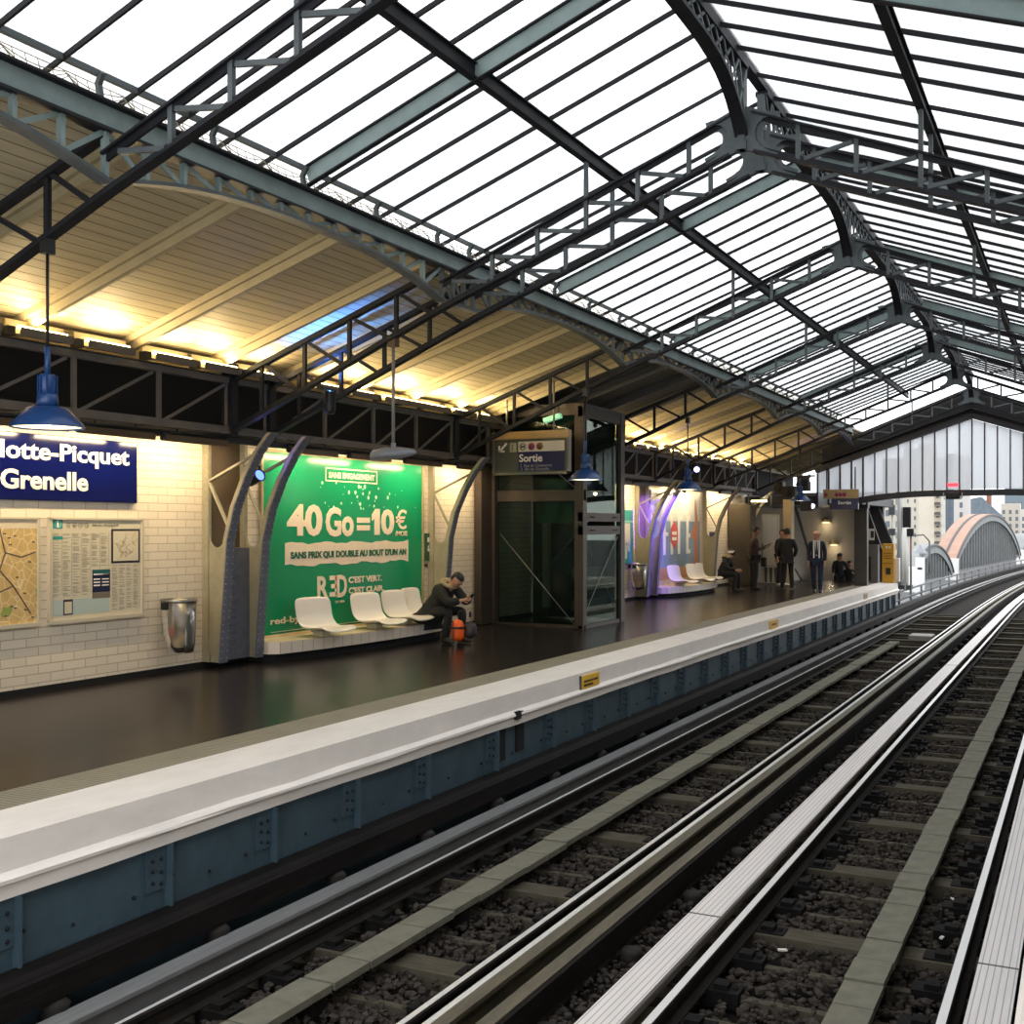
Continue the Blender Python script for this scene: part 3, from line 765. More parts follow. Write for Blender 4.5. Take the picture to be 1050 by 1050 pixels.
# ================================================================== 8  THINGS ON THE WALL
NAVY = mat('navy_enamel', (8, 16, 72), .16, 0, 1.5, .05)
LETW = mat('white_lettering', (240, 234, 222), .4)
def wtext(root, name, body, y0, y1, z0, z1, m, x, **k):
    return under(text(name, body, (y0, y1, z0, z1), 'x', x, m, None, **k), root)
t = thing('station_sign', 'dark blue enamel station name sign with white lettering, high on the tiles at the left', 'sign', (WX, 8.4, 2.13))
t = part(MB().box(WX, WX + .045, 6.3, 10.02, 2.15, 2.86), 'panel', NAVY, t, .008)
wtext(t, 'lettering', 'La Motte-Picquet', 6.5, 9.89, 2.525, 2.775, LETW, WX + .047, bold=.022, keep='right', skew=1.3)
wtext(t, 'lettering', 'Grenelle', 8.12, 9.275, 2.265, 2.475, LETW, WX + .047, bold=.028)
PAPER = mat('printed_paper', (206, 196, 172), .35)
def board(name, label, y0, y1, z0, z1, paper):
    t = thing(name, label, 'board', (WX, (y0 + y1) / 2, z0))
    fr = mat('board_frame', (196, 186, 164), .4)
    m = MB().box(WX, WX + .05, y0, y1, z0 - .03, z0 + .012); m.box(WX, WX + .04, y0, y1, z1 - .012, z1 + .012); m.box(WX, WX + .04, y0, y0 + .03, z0, z1); m.box(WX, WX + .04, y1 - .03, y1, z0, z1)
    part(m, 'frame', fr, t)
    return part(MB().box(WX, WX + .022, y0 + .03, y1 - .03, z0 + .01, z1 - .01), 'print', paper, t)
# area map: ochre city map made of noise and street lines
mm = mat('city_map_print', (205, 172, 112), .4, 0, 9, .12)
nt = mm.node_tree; b = nt.nodes['Principled BSDF']; src = b.inputs['Base Color'].links[0].from_socket
tc = nt.nodes.new('ShaderNodeTexCoord'); vo = nt.nodes.new('ShaderNodeTexVoronoi'); vo.feature = 'DISTANCE_TO_EDGE'; vo.inputs['Scale'].default_value = 9
nt.links.new(tc.outputs['Object'], vo.inputs['Vector']); lt = nt.nodes.new('ShaderNodeMath'); lt.operation = 'LESS_THAN'; lt.inputs[1].default_value = .035
nt.links.new(vo.outputs['Distance'], lt.inputs[0]); mx = nt.nodes.new('ShaderNodeMix'); mx.data_type = 'RGBA'
nt.links.new(lt.outputs[0], mx.inputs[0]); nt.links.new(src, mx.inputs[6]); mx.inputs[7].default_value = (*lin((225, 205, 160)), 1)
nz = nt.nodes.new('ShaderNodeTexNoise'); nz.inputs['Scale'].default_value = 4.5; nt.links.new(tc.outputs['Object'], nz.inputs[0])
gt = nt.nodes.new('ShaderNodeMath'); gt.operation = 'GREATER_THAN'; gt.inputs[1].default_value = .66; nt.links.new(nz.outputs[0], gt.inputs[0])
m2 = nt.nodes.new('ShaderNodeMix'); m2.data_type = 'RGBA'; nt.links.new(gt.outputs[0], m2.inputs[0]); nt.links.new(mx.outputs[2], m2.inputs[6]); m2.inputs[7].default_value = (*lin((150, 160, 84)), 1)
nt.links.new(m2.outputs[2], b.inputs['Base Color'])
t = board('area_map', 'ochre city map board on the tiles, cut by the left edge', 7.2, 8.63, .84, 1.96, mm)
part(MB().box(WX + .022, WX + .0245, 7.23, 8.6, 1.85, 1.945), 'title_strip', mat('map_header', (214, 196, 168), .4), t)
m = MB(); r1 = random.Random(5)
for path in ([(8.13, 1.85), (8.2, 1.6), (8.13, 1.42), (8.3, 1.25), (8.52, .95)], [(7.3, 1.3), (7.8, 1.42), (8.13, 1.42)], [(8.2, 1.6), (8.4, 1.55), (8.58, 1.6)], [(7.6, .9), (8.0, 1.15), (8.3, 1.25)]):
    for p, q in zip(path[:-1], path[1:]): m.beam((WX + .0235, *p), (WX + .0235, *q), .012, .003, (1, 0, 0))
for q in range(34):
    y, z = r1.uniform(7.3, 8.56), r1.uniform(.88, 1.82); m.box(WX + .022, WX + .025, y, y + .035, z, z + .014)
part(m, 'map_lines', mat('map_line_ink', (70, 60, 66), .5), t)
t = board('information_board', 'white information board of small print with a framed plan, right of the city map', 8.75, 10.13, .84, 1.96, PAPER)
X0 = WX + .022
TEAL = mat('teal_print', (40, 150, 140), .4); INK = mat('grey_print', (150, 142, 124), .5); DARKP = mat('dark_print', (38, 36, 48), .4)
part(MB().box(X0, X0 + .003, 8.81, 8.94, 1.85, 1.95), 'teal_label', TEAL, t); part(MB().box(X0, X0 + .003, 8.81, 8.94, 1.73, 1.765), 'teal_tab', TEAL, t)
wtext(t, 'lettering', 'i', 8.86, 8.885, 1.865, 1.935, LETW, X0 + .004)
m = MB().lathe([(.036, 0), (.042, .002)], (X0 + .002, 8.875, 1.9), 18, True, 'x'); part(m, 'ring_mark', LETW, t)
m = MB()
for q in range(4): m.lathe([(.022, 0), (.03, .002)], (X0 + .002, 9.02 + q * .085, 1.885), 14, True, 'x')
part(m, 'line_symbols', INK, t)
for q, ch in enumerate(('RER', 'M', 'T', 'B')): wtext(t, 'lettering', ch, 9.005 + q * .085, 9.035 + q * .085, 1.877, 1.893, INK, X0 + .002)
wtext(t, 'lettering', "Mode d'emploi", 9.36, 9.74, 1.868, 1.91, INK, X0 + .002)
m = MB(); r1 = random.Random(9)
for c in range(6):
    ya = 8.81 + c * .135
    m.box(X0, X0 + .0015, ya + .118, ya + .121, 1.12, 1.8)
    z = 1.79
    while z > 1.1:
        if not (c >= 4 and z < 1.42): m.box(X0, X0 + .0015, ya, ya + r1.uniform(.06, .11), z, z + .006)
        z -= r1.choice((.014, .014, .03))
for c in range(4):
    ya = 9.65 + c * .11; z = 1.42
    while z > .9: m.box(X0, X0 + .0015, ya, ya + r1.uniform(.05, .09), z, z + .006); z -= r1.choice((.016, .016, .03))
part(m, 'small_print', INK, t)
part(MB().box(X0, X0 + .002, 8.81, 9.6, .9, 1.07), 'pale_blue_block', mat('pale_blue_print', (176, 190, 184), .4), t)
m = MB(); m.box(X0 + .001, X0 + .004, 8.95, 9.08, .9, 1.07); part(m, 'framed_note', DARKP, t); part(MB().box(X0 + .003, X0 + .006, 8.965, 9.065, .915, 1.045), 'note_paper', PAPER, t)
m = MB().box(X0, X0 + .003, 9.64, 10.08, 1.45, 1.845); part(m, 'plan_border', DARKP, t)
part(MB().box(X0 + .002, X0 + .005, 9.665, 10.055, 1.475, 1.82), 'plan', PAPER, t, .01)
m = MB(); r1 = random.Random(4)
for q in range(26):
    a, b = r1.uniform(9.74, 9.98), r1.uniform(1.56, 1.74); m.beam((X0 + .006, a, b), (X0 + .006, a + r1.uniform(-.12, .12), b + r1.uniform(-.1, .1)), .006, .001, (1, 0, 0))
part(m, 'plan_lines', mat('plan_line_ink', (176, 150, 110), .5), t)
part(MB().box(X0, X0 + .003, 9.36, 9.62, 1.13, 1.38), 'navy_panel', mat('navy_print', (24, 32, 66), .3), t)
part(MB().box(X0, X0 + .0035, 9.36, 9.62, 1.335, 1.385), 'teal_header', mat('teal_dark_print', (36, 92, 96), .3), t)
m = MB()
for z in (1.325, 1.27, 1.235, 1.2): m.box(X0 + .003, X0 + .004, 9.375, 9.47 if z < 1.3 else 9.6, z, z + .014); m.box(X0 + .003, X0 + .004, 9.5, 9.6, z, z + .012)
part(m, 'panel_print', LETW, t)
part(MB().box(X0, X0 + .003, 9.36, 9.62, 1.06, 1.13), 'photo', mat('print_grey_brown', (120, 108, 92), .4), t)

# litter bins: steel half-shell with a clear bag
BAGM = glassy('clear_plastic_bag', .45, (.97, .97, .97), (.75, .74, .7), .06, .2, True)
def make_bin():
    t = thing('litter_bin', '', 'bin', (WX + .22, 0, .35))
    m = MB(); n = 14
    ring = lambda r, z, a0, a1: [(r * math.cos(a0 + (a1 - a0) * q / n), r * math.sin(a0 + (a1 - a0) * q / n), z) for q in range(n + 1)]
    a0, a1 = R(-25), R(160)
    zs = [(.17, .0), (.19, .1), (.2, .35), (.205, .62)]
    vs = []
    for r_, z in zs: vs += ring(r_, z, a0, a1)
    k = n + 1
    m.add(vs, [(i*k+j, i*k+j+1, (i+1)*k+j+1, (i+1)*k+j) for i in range(3) for j in range(n)], True)
    o = m.build('steel_shell', CHROME, t, fix=False); s = o.modifiers.new('s', 'SOLIDIFY'); s.thickness = .012
    MB().lathe([(.19, .6), (.215, .6), (.215, .64), (.19, .64), (.19, .6)], n=24).build('rim', CHROME, t)
    m = MB(); vs = []; rs = [(.185, .62), (.2, .45), (.19, .25), (.15, .08), (.06, .0), (0, -.01)]
    nn = 22; rb = random.Random(2)
    for r_, z in rs:
        for q in range(nn):
            a = 2 * math.pi * q / nn; w = 1 + rb.uniform(-.05, .05); vs.append((r_ * w * math.cos(a), r_ * w * math.sin(a), z + rb.uniform(-.012, .012)))
    m.add(vs, [(i*nn+j, i*nn+(j+1) % nn, (i+1)*nn+(j+1) % nn, (i+1)*nn+j) for i in range(5) for j in range(nn)], True); m.build('clear_bag', BAGM, t, fix=False)
    m = MB().ball((.02, -.06, .1), .08, 2, (1, 1, .7)); m.ball((.06, .02, .16), .06, 2); m.build('rubbish', mat('crumpled_paper', (170, 150, 120), .8, 0, 14, .4), t)
    m = MB().ball((-.0, -.12, .26), .06, 2, (1, .8, 1)); m.build('red_wrapper', mat('red_wrapper', (150, 50, 44), .5), t)
    MB().box(-.22, -.17, -.07, .07, .52, .62).build('wall_bracket', BLACKP, t); MB().box(-.06, .02, -.24, -.19, .52, .6).build('side_bracket', BLACKP, t)
    return t
b0 = make_bin(); b0.location = (WX + .24, 10.5, .36)
tag(b0, 'brushed steel litter bin with a clear bag, below right of the information board', 'bin', 'wall litter bins')
dup(b0, (WX + .24, 26.3, .36), None, 'round litter bin with a clear bag left of the violet pillar')

# big green poster
GREEN = mat('green_poster_print', (8, 140, 92), .22, 0, .8, .06)
CREAMT = mat('cream_poster_print', (238, 220, 196), .4); DGREEN = mat('dark_green_ink', (10, 92, 62), .4)
t = thing('advert_poster', 'large green advertising poster with cream lettering, on the tiles behind the first seats', 'poster', (WX, 14.4, .38))
PX = WX + .03
part(MB().box(WX, PX, 12.33, 16.49, .39, 2.9), 'sheet', GREEN, t)
m = MB().box(WX, PX + .015, 12.3, 16.52, 2.9, 2.93); m.box(WX, PX + .015, 12.3, 16.52, .36, .39); m.box(WX, PX + .015, 16.49, 16.53, .36, 2.93); m.box(WX, PX + .015, 12.29, 12.33, .36, 2.93)
part(m, 'frame', mat('cream_poster_frame', (170, 150, 112), .4), t)
for body, y0, y1, z0, z1 in (('40', 12.85, 13.68, 1.74, 2.2), ('Go', 13.76, 14.48, 1.73, 2.17), ('=', 14.57, 14.92, 1.82, 2.02), ('0', 15.24, 15.62, 1.75, 2.16), ('\u20ac', 15.67, 16.0, 1.84, 2.16)):
    wtext(t, 'lettering', body, y0, y1, z0, z1, CREAMT, PX + .003, bold=.008 if body == '\u20ac' else .035)
m = MB().prism([(15.05, 1.75), (15.2, 1.75), (15.2, 2.16), (15.08, 2.16), (14.98, 2.07), (14.98, 1.97), (15.05, 2.01)], 'x', PX, PX + .006); part(m, 'lettering', CREAMT, t)
wtext(t, 'lettering', '/MOIS', 15.66, 16.02, 1.73, 1.81, CREAMT, PX + .003, bold=.01)
m = MB(); poly = []
for q in range(25):
    y = 12.81 + (16.05 - 12.81) * q / 24; poly.append((y, 1.645 + .015 * math.sin(q * 1.1) + .008 * math.sin(q * 2.7)))
for q in range(24, -1, -1):
    y = 12.81 + (16.05 - 12.81) * q / 24; poly.append((y, 1.325 + .018 * math.sin(q * .9 + 1) + .01 * math.sin(q * 2.3)))
m.prism(poly, 'x', PX, PX + .004); part(m, 'banner', mat('cream_poster_banner', (232, 214, 192), .5, 0, 5, .06), t)
wtext(t, 'lettering', "SANS PRIX QUI DOUBLE AU BOUT D'UN AN", 12.93, 15.98, 1.405, 1.525, DGREEN, PX + .005, bold=.045)
for body, y0, y1 in (('R', 13.56, 13.83), ('D', 14.05, 14.3)): wtext(t, 'lettering', body, y0, y1, .82, 1.155, CREAMT, PX + .003, bold=.025)
m = MB()
for z, ya, yb in ((1.085, 13.86, 14.08), (.96, 13.9, 14.06), (.84, 13.86, 14.08)): m.box(PX, PX + .005, ya, yb, z, z + .065)
m.box(PX, PX + .005, 14.0, 14.04, .86, 1.13)
part(m, 'lettering', CREAMT, t)
wtext(t, 'lettering', 'BY SFR', 14.01, 14.24, .735, .77, CREAMT, PX + .003, bold=.0)
wtext(t, 'lettering', "C'EST VERT.", 14.35, 15.26, 1.02, 1.12, CREAMT, PX + .003, bold=.03)
wtext(t, 'lettering', "C'EST CLAIR.", 14.35, 15.32, .86, .955, CREAMT, PX + .003, bold=.03)
wtext(t, 'lettering', 'red-by-sfr.fr', 12.49, 13.7, .5, .62, CREAMT, PX + .003, bold=.02)
wtext(t, 'lettering', 'SANS ENGAGEMENT', 13.84, 15.05, 2.6, 2.69, CREAMT, PX + .003, bold=.03)
m = MB()
for a in ((13.76, 15.13, 2.55, 2.568), (13.76, 15.13, 2.735, 2.753), (13.76, 13.778, 2.55, 2.75), (15.112, 15.13, 2.55, 2.75)): m.box(PX, PX + .004, *a)
part(m, 'outline_box', CREAMT, t)
part(MB().box(PX, PX + .004, 12.5, 16.1, .418, .424), 'base_line', CREAMT, t)
m = MB(); r1 = random.Random(11)
for q in range(42):
    y = r1.gauss(14.6, .75); z = r1.uniform(2.15, 2.55); rr_ = r1.choice((.008, .01, .014, .022, .03))
    if 12.6 < y < 16.3: m.ball((PX, y, z), rr_, 1, (.25, 1, 1.15))
part(m, 'snow_specks', mat('pale_green_specks', (190, 235, 195), .5), t)
# little green sign panel
t = thing('platform_sign', 'small upright green direction plate on the tiles right of the green poster', 'sign', (WX, 16.69, 1.3))
part(MB().box(WX, WX + .03, 16.62, 16.78, 1.3, 1.77), 'plate', mat('dark_green_enamel', (28, 84, 60), .3), t)
m = MB().beam((WX + .032, 16.7, 1.46), (WX + .032, 16.7, 1.56), .02, .004, (1, 0, 0)); m.beam((WX + .032, 16.7, 1.46), (WX + .032, 16.66, 1.5), .018, .004, (1, 0, 0)); m.beam((WX + .032, 16.7, 1.46), (WX + .032, 16.74, 1.5), .018, .004, (1, 0, 0)); m.box(WX + .03, WX + .034, 16.67, 16.73, 1.62, 1.7)
part(m, 'arrow', LETW, t)
part(MB().box(WX, WX + .04, 16.62, 16.66, 1.2, 1.25), 'button', BLACKP, t)

# tiled bench platforms and shell seats
BTILE = bricked('white_bench_tiles', (222, 208, 190), (160, 142, 120), .2, .2, .006, .3, (1, 2))
BTOP = mat('worn_cream_bench_top', (214, 196, 158), .4, 0, 2.6, .2)
def bench(name_label, pts):
    y_ref = pts[0][1]
    t = thing('bench_base', name_label, 'bench', (WX, y_ref, .15))
    poly = [(WX, pts[0][1])] + pts + [(WX, pts[-1][1])]
    m = MB(); n = len(poly)
    m.prism([(p[0], p[1]) for p in poly], 'z', .19, .345); part(m, 'tiled_front', BTILE, t)
    m = MB(); m.prism([(p[0] - (.015 if 0 < i < n-1 else 0), p[1]) for i, p in enumerate(poly)], 'z', .345, .35); part(m, 'top', BTOP, t)
    m = MB(); m.prism([(p[0] - (.08 if 0 < i < n-1 else 0), p[1]) for i, p in enumerate(poly)], 'z', .05, .19); part(m, 'recessed_foot', BLACK, t)  # foot coloured black to put in the shadow gap under the bench
    part(MB().box(WX, WX + .06, pts[0][1], pts[-1][1], .35, .39), 'back_ledge', BTOP, t)
    return t
bench('cream tiled bench plinth below the green poster', [(-9.64, 12.0), (-9.52, 12.1), (-9.4, 12.9), (-9.33, 13.7), (-9.3, 14.5), (-9.3, 15.3), (-9.36, 16.0), (-9.48, 16.35), (-9.7, 16.5)])
bench('cream tiled bench plinth below the second poster', [(-9.64, 27.6), (-9.5, 27.75), (-9.36, 28.5), (-9.28, 29.4), (-9.25, 30.3), (-9.3, 31.2), (-9.42, 31.75), (-9.7, 31.9)])
def make_seat():
    t = thing('shell_seat', '', 'seat', (0, 0, 0))
    prof = [(-.20, .46), (-.185, .37), (-.165, .26), (-.14, .15), (-.08, .05), (.01, .005), (.14, .0), (.3, .02), (.42, .02), (.47, -.01)]
    m = MB(); vs = []; nw = 9
    for i, (x, z) in enumerate(prof):
        w = .33 if i < 6 else .30
        for q in range(nw):
            u = -1 + 2 * q / (nw - 1)
            dish = .05 * abs(u) ** 3
            vs.append((x + (dish if i < 5 else dish * .3), u * w * (1 if i else .93), z + (dish * .9 if i >= 4 else 0) - (.02 * abs(u) ** 4 if i == 0 else 0)))
    m.add(vs, [(i*nw+j, i*nw+j+1, (i+1)*nw+j+1, (i+1)*nw+j) for i in range(len(prof) - 1) for j in range(nw - 1)], True)
    o = m.build('shell', WHITEP, t, fix=False); s = o.modifiers.new('s', 'SOLIDIFY'); s.thickness = .022; s2 = o.modifiers.new('b', 'SUBSURF'); s2.levels = 1; s2.render_levels = 1
    m = MB().box(-.03, .16, -.07, .07, -.075, .0); m.box(-.06, .2, -.1, .1, -.02, .0)
    m.build('pedestal', mat('cream_seat_foot', (200, 190, 166), .4), t)
    return t
s0 = make_seat(); first = True
for x, y, rz, l in ((-9.62, 13.08, -14, 'nearest the left pillar, under the green poster'), (-9.62, 14.4, -10, 'second from the left pillar, under the green poster'), (-9.62, 15.2, -4, 'third along, left of the crouching man'), (-9.76, 15.95, 4, 'half hidden behind the crouching man'),
                (-9.6, 28.75, -12, 'nearest the violet pillar, under the second poster'), (-9.58, 30.2, -8, 'in the middle of the second bench'), (-9.62, 31.1, 0, 'beside the seated person in a striped cap')):
    t = s0 if first else dup(s0); first = False
    t.location = (x, y, .425); t.rotation_euler = (0, 0, R(rz))
    tag(t, 'white moulded shell seat ' + l, 'seat', 'white shell seats')

# teal poster and second large poster
t = thing('small_poster', 'teal poster with a white dripping square, between the lift and the violet pillar', 'poster', (WX, 25.9, 1.0))
part(MB().box(WX, WX + .03, 25.3, 26.5, 1.0, 2.3), 'sheet', mat('teal_poster_print', (40, 150, 140), .3), t)
m = MB().box(WX + .03, WX + .034, 25.75, 26.3, 1.45, 1.98); r1 = random.Random(2)
for q in range(6): m.box(WX + .03, WX + .034, 25.78 + q * .09, 25.83 + q * .09, 1.1 + .25 * r1.random(), 1.5)
part(m, 'white_square', mat('white_poster_print', (232, 226, 214), .4), t)
part(MB().box(WX + .03, WX + .033, 25.3, 26.5, 2.0, 2.05), 'wave_band', mat('pale_teal_band', (150, 205, 196), .4), t)
t = thing('advert_poster', 'large pale poster with tall white letters and a red lozenge, behind the second seats', 'poster', (WX, 30.2, .6))
bp = mat('hazy_blue_poster_print', (120, 140, 160), .3, 0, 1.1, .35)
part(MB().box(WX, PX, 27.8, 31.95, .5, 2.85), 'sheet', bp, t)
part(MB().box(PX, PX + .002, 27.8, 31.9, 2.05, 2.84), 'pale_sky', mat('pale_sky_print', (214, 214, 206), .4, 0, 1.5, .1), t)
part(MB().box(PX, PX + .003, 27.8, 31.9, .5, .8), 'orange_ground', mat('orange_ground_print', (190, 140, 96), .4, 0, 2, .25), t)
m = MB()
for y in (28.75, 29.35, 29.95, 30.7): m.box(PX, PX + .006, y, y + .2, 1.15, 2.2)
for z in (1.15, 1.6, 2.1): m.box(PX, PX + .0075, 30.88, 31.05, z, z + .12)
m.box(PX, PX + .0075, 28.95, 29.15, 2.1, 2.2); m.box(PX, PX + .0075, 28.95, 29.15, 1.65, 1.75); m.box(PX, PX + .0075, 30.15, 30.4, 2.1, 2.2); m.box(PX, PX + .0075, 29.55, 29.95, 1.55, 1.63)
part(m, 'tall_letters', mat('tall_white_print', (236, 232, 224), .4), t)
m = MB(); m.prism([(29.65, 1.3), (29.95, 1.5), (29.95, 1.85), (29.65, 2.05), (29.35, 1.85), (29.35, 1.5)], 'x', PX, PX + .008); part(m, 'red_lozenge', mat('red_print', (200, 52, 36), .4), t)
m = MB()
for z in (1.53, 1.68): m.box(PX, PX + .01, 29.46, 29.84, z, z + .09)
part(m, 'lozenge_lettering', LETW, t)
m = MB(); m.prism([(31.2, 1.55), (31.75, 1.5), (31.8, 2.0), (31.6, 2.6), (31.5, 2.7), (31.45, 2.5), (31.5, 2.0), (31.15, 1.75)], 'x', PX, PX + .006); m.prism([(31.4, .8), (31.75, .8), (31.7, 1.5), (31.45, 1.5)], 'x', PX, PX + .006)
part(m, 'orange_figure', mat('orange_brown_print', (190, 120, 84), .5), t)
t = thing('notice_plate', 'small dark blue notice on the tiles above the seated person in a striped cap', 'sign', (WX, 33.2, 1.2))
part(MB().box(WX, WX + .03, 33.0, 33.5, 1.15, 1.75), 'plate', mat('navy_print', (24, 32, 66), .3), t); part(MB().box(WX + .03, WX + .034, 33.1, 33.4, 1.35, 1.5), 'white_patch', LETW, t)

# ================================================================== 9  EXIT SIGN AND LIFT
t = thing('exit_sign', 'hanging exit sign box with arrow, lift symbol and blue panel, in front of the lift', 'sign', (-8.7, 18.0, 3.1))
part(MB().box(-9.46, -7.97, 18.0, 18.14, 3.42, 3.56), 'top_case', mat('beige_sign_case', (168, 142, 96), .4), t, .01)
m = MB().box(-9.46, -9.42, 18.0, 18.12, 2.8, 3.42); m.box(-8.01, -7.97, 18.0, 18.12, 2.8, 3.42); m.box(-9.46, -7.97, 18.0, 18.12, 2.8, 2.84); part(m, 'frame', mat('grey_sign_frame', (120, 116, 108), .35, .5), t)
part(MB().box(-9.42, -8.01, 18.03, 18.11, 2.84, 3.42), 'face', mat('olive_grey_sign_face', (74, 78, 70), .3), t)
part(MB().box(-8.95, -8.06, 18.024, 18.03, 3.2, 3.38), 'white_strip', mat('white_sign_strip', (212, 206, 190), .4), t)
part(MB().box(-8.95, -8.06, 18.024, 18.03, 2.86, 3.2), 'blue_panel', mat('navy_sign_panel', (22, 26, 74), .3), t)
def ytext(root, name, body, x0, x1, z0, z1, m, y, **k): return under(text(name, body, (x0, x1, z0, z1), 'y', y, m, None, **k), root)
ytext(t, 'lettering', 'Sortie', -8.93, -8.48, 3.02, 3.16, LETW, 18.022, bold=.02)
ytext(t, 'lettering', '1  Rue du Commerce', -8.9, -8.3, 2.93, 2.985, mat('dim_lettering', (150, 146, 150), .4), 18.022, bold=.0)
ytext(t, 'lettering', '2  Bd de Grenelle', -8.9, -8.35, 2.87, 2.92, mat('dim_lettering', (0, 0, 0)), 18.022, bold=.0)
m = MB().beam((-9.18, 18.025, 3.36), (-9.33, 18.025, 3.21), .035, .01, (0, 1, 0)); m.box(-9.345, -9.31, 18.02, 18.03, 3.2, 3.32); m.box(-9.345, -9.22, 18.02, 18.03, 3.2, 3.235); part(m, 'arrow', LETW, t)
m = MB().box(-9.13, -8.99, 18.02, 18.03, 3.2, 3.365); part(m, 'lift_symbol', mat('pale_symbol_plate', (168, 168, 146), .4), t)
m = MB().box(-9.065, -9.055, 18.012, 18.02, 3.22, 3.3); m.ball((-9.06, 18.015, 3.32), .014, 1); m.box(-9.12, -9.11, 18.012, 18.02, 3.2, 3.365); part(m, 'symbol_lines', mat('dark_symbol', (60, 62, 52), .5), t)
part(MB().lathe([(.05, 0), (.065, -.003)], (-8.86, 18.022, 3.29), 20, True, 'y'), 'metro_ring', DARKP, t)
ytext(t, 'lettering', 'M', -8.895, -8.825, 3.26, 3.32, DARKP, 18.02, bold=.01)
for x, c, ch in ((-8.69, (150, 40, 84), '8'), (-8.53, (130, 84, 44), '10')):
    part(MB().lathe([(0, -.004), (.065, -.003), (.065, .0)], (x, 18.022, 3.29), 20, True, 'y'), 'line_disc', mat('disc_%d' % c[0], c, .4), t)
    ytext(t, 'lettering', ch, x - .025, x + .025, 3.26, 3.32, DARKP, 18.015, bold=.01)
for x in (-9.2, -8.28): part(MB().tube([(x, 18.07, 3.55), (x, 18.07, 4.42)], .018), 'hanger_rod', mat('grey_rod', (0, 0, 0)), t)

t = thing('lift_shaft', 'glazed brown steel lift shaft standing against the wall on the platform', 'lift', (-9.0, 19.8, .06))
LST = mat('brown_grey_lift_steel', (66, 57, 50), .45, .3, 4, .2)
LGL = glassy('dark_lift_glass', .86, (.58, .66, .60), (.03, .04, .035), .013, .015, False)
xa, xb, ya, yb = -9.98, -8.04, 18.8, 20.86
for nm, a in (('post', (xb - .17, xb, ya, ya + .17, .05, 4.05)), ('post', (xb - .1, xb, yb - .2, yb, .05, 4.05)), ('post', (xa, xa + .14, ya - .5, ya - .1, .1, 3.0)), ('post', (xa, xa + .2, ya - .08, ya + .1, .1, 4.05)), ('post', (xa, xa + .1, yb - .1, yb, .1, 4.05)),
              ('cross_beam', (xa, xb, ya + .02, ya + .14, 2.35, 2.55)), ('cross_beam', (xa, xb, ya + .02, ya + .14, 3.9, 4.05)), ('cross_beam', (xb - .1, xb - .01, ya, yb, 3.86, 4.05)),
              ('cross_beam', (xb - .1, xb - .01, ya, yb, 1.98, 2.14)), ('cross_beam', (xb - .1, xb - .01, ya, yb, 1.74, 1.9)), ('sill', (xa, xb, ya + .03, ya + .12, .05, .11)), ('sill', (xb - .1, xb - .02, ya, yb, .04, .11)), ('roof', (xa, xb, ya, yb, 4.05, 4.1))):
    part(MB().box(*a), nm, LST, t)
m = MB()
for z in (2.06, 1.82):
    for q in range(2):
        for w in range(3): m.ball((xb, ya + .35 + q * 1.1 + w * .09, z), .015, 1)
part(m, 'rivets', STEEL, t)
part(MB().box(xa + .2, xb - .17, ya + .07, ya + .078, .11, 2.35), 'front_glass', LGL, t, fix=True)
part(MB().box(xa + .2, xb - .17, ya + .07, ya + .078, 2.55, 3.9), 'front_glass', LGL, t)
part(MB().box(xb - .06, xb - .052, ya + .17, yb - .2, .11, 1.74), 'side_glass', LGL, t)
part(MB().box(xb - .06, xb - .052, ya + .17, yb - .2, 2.14, 3.86), 'side_glass', LGL, t)
WIRE = mat('tension_wire', (150, 148, 140), .35, .6)
for p, q in (((xa + .25, ya + .05, 1.75), (xb - .2, ya + .05, .13)), ((xa + .25, ya + .12, .13), (xb - .2, ya + .12, 1.75)), ((xa + .25, ya + .05, 3.8), (xb - .2, ya + .05, 2.6)), ((xa + .25, ya + .1, 2.6), (xb - .2, ya + .1, 3.8))):
    part(MB().tube([p, q], .007, 6), 'tension_wire', WIRE, t)
for p, q in (((xb - .03, ya + .2, .35), (xb - .03, yb - .3, 1.7)), ((xb - .08, ya + .2, 1.7), (xb - .08, yb - .3, .35))): part(MB().tube([p, q], .007, 6), 'tension_wire', WIRE, t)
# cabin parts behind the glass
part(MB().box(-9.55, -9.42, 20.3, 20.42, .3, 2.0), 'guide_column', mat('pale_guide_column', (150, 150, 138), .4), t)
part(MB().box(-9.9, -9.6, 20.6, 20.7, .1, 2.4).box(-9.2, -8.9, 20.6, 20.7, .1, 2.3), 'door_leaf', mat('dark_green_door', (30, 52, 42), .35), t)
part(MB().box(-9.35, -8.3, 19.6, 19.64, 1.95, 2.35), 'green_header', mat('green_light_paint', (24, 120, 76), .35), t)  # greenish light of the cabin put into this panel's colour
part(MB().box(-9.9, -8.2, 20.72, 20.76, .1, 4.0), 'back_wall', mat('dark_lift_back', (26, 27, 26), .5), t)
for z in (.35, .95): part(MB().box(-8.35, -8.3, 19.0, 20.6, z, z + .18), 'guard_bar', mat('grey_guard_bar', (120, 126, 126), .3, .5), t)

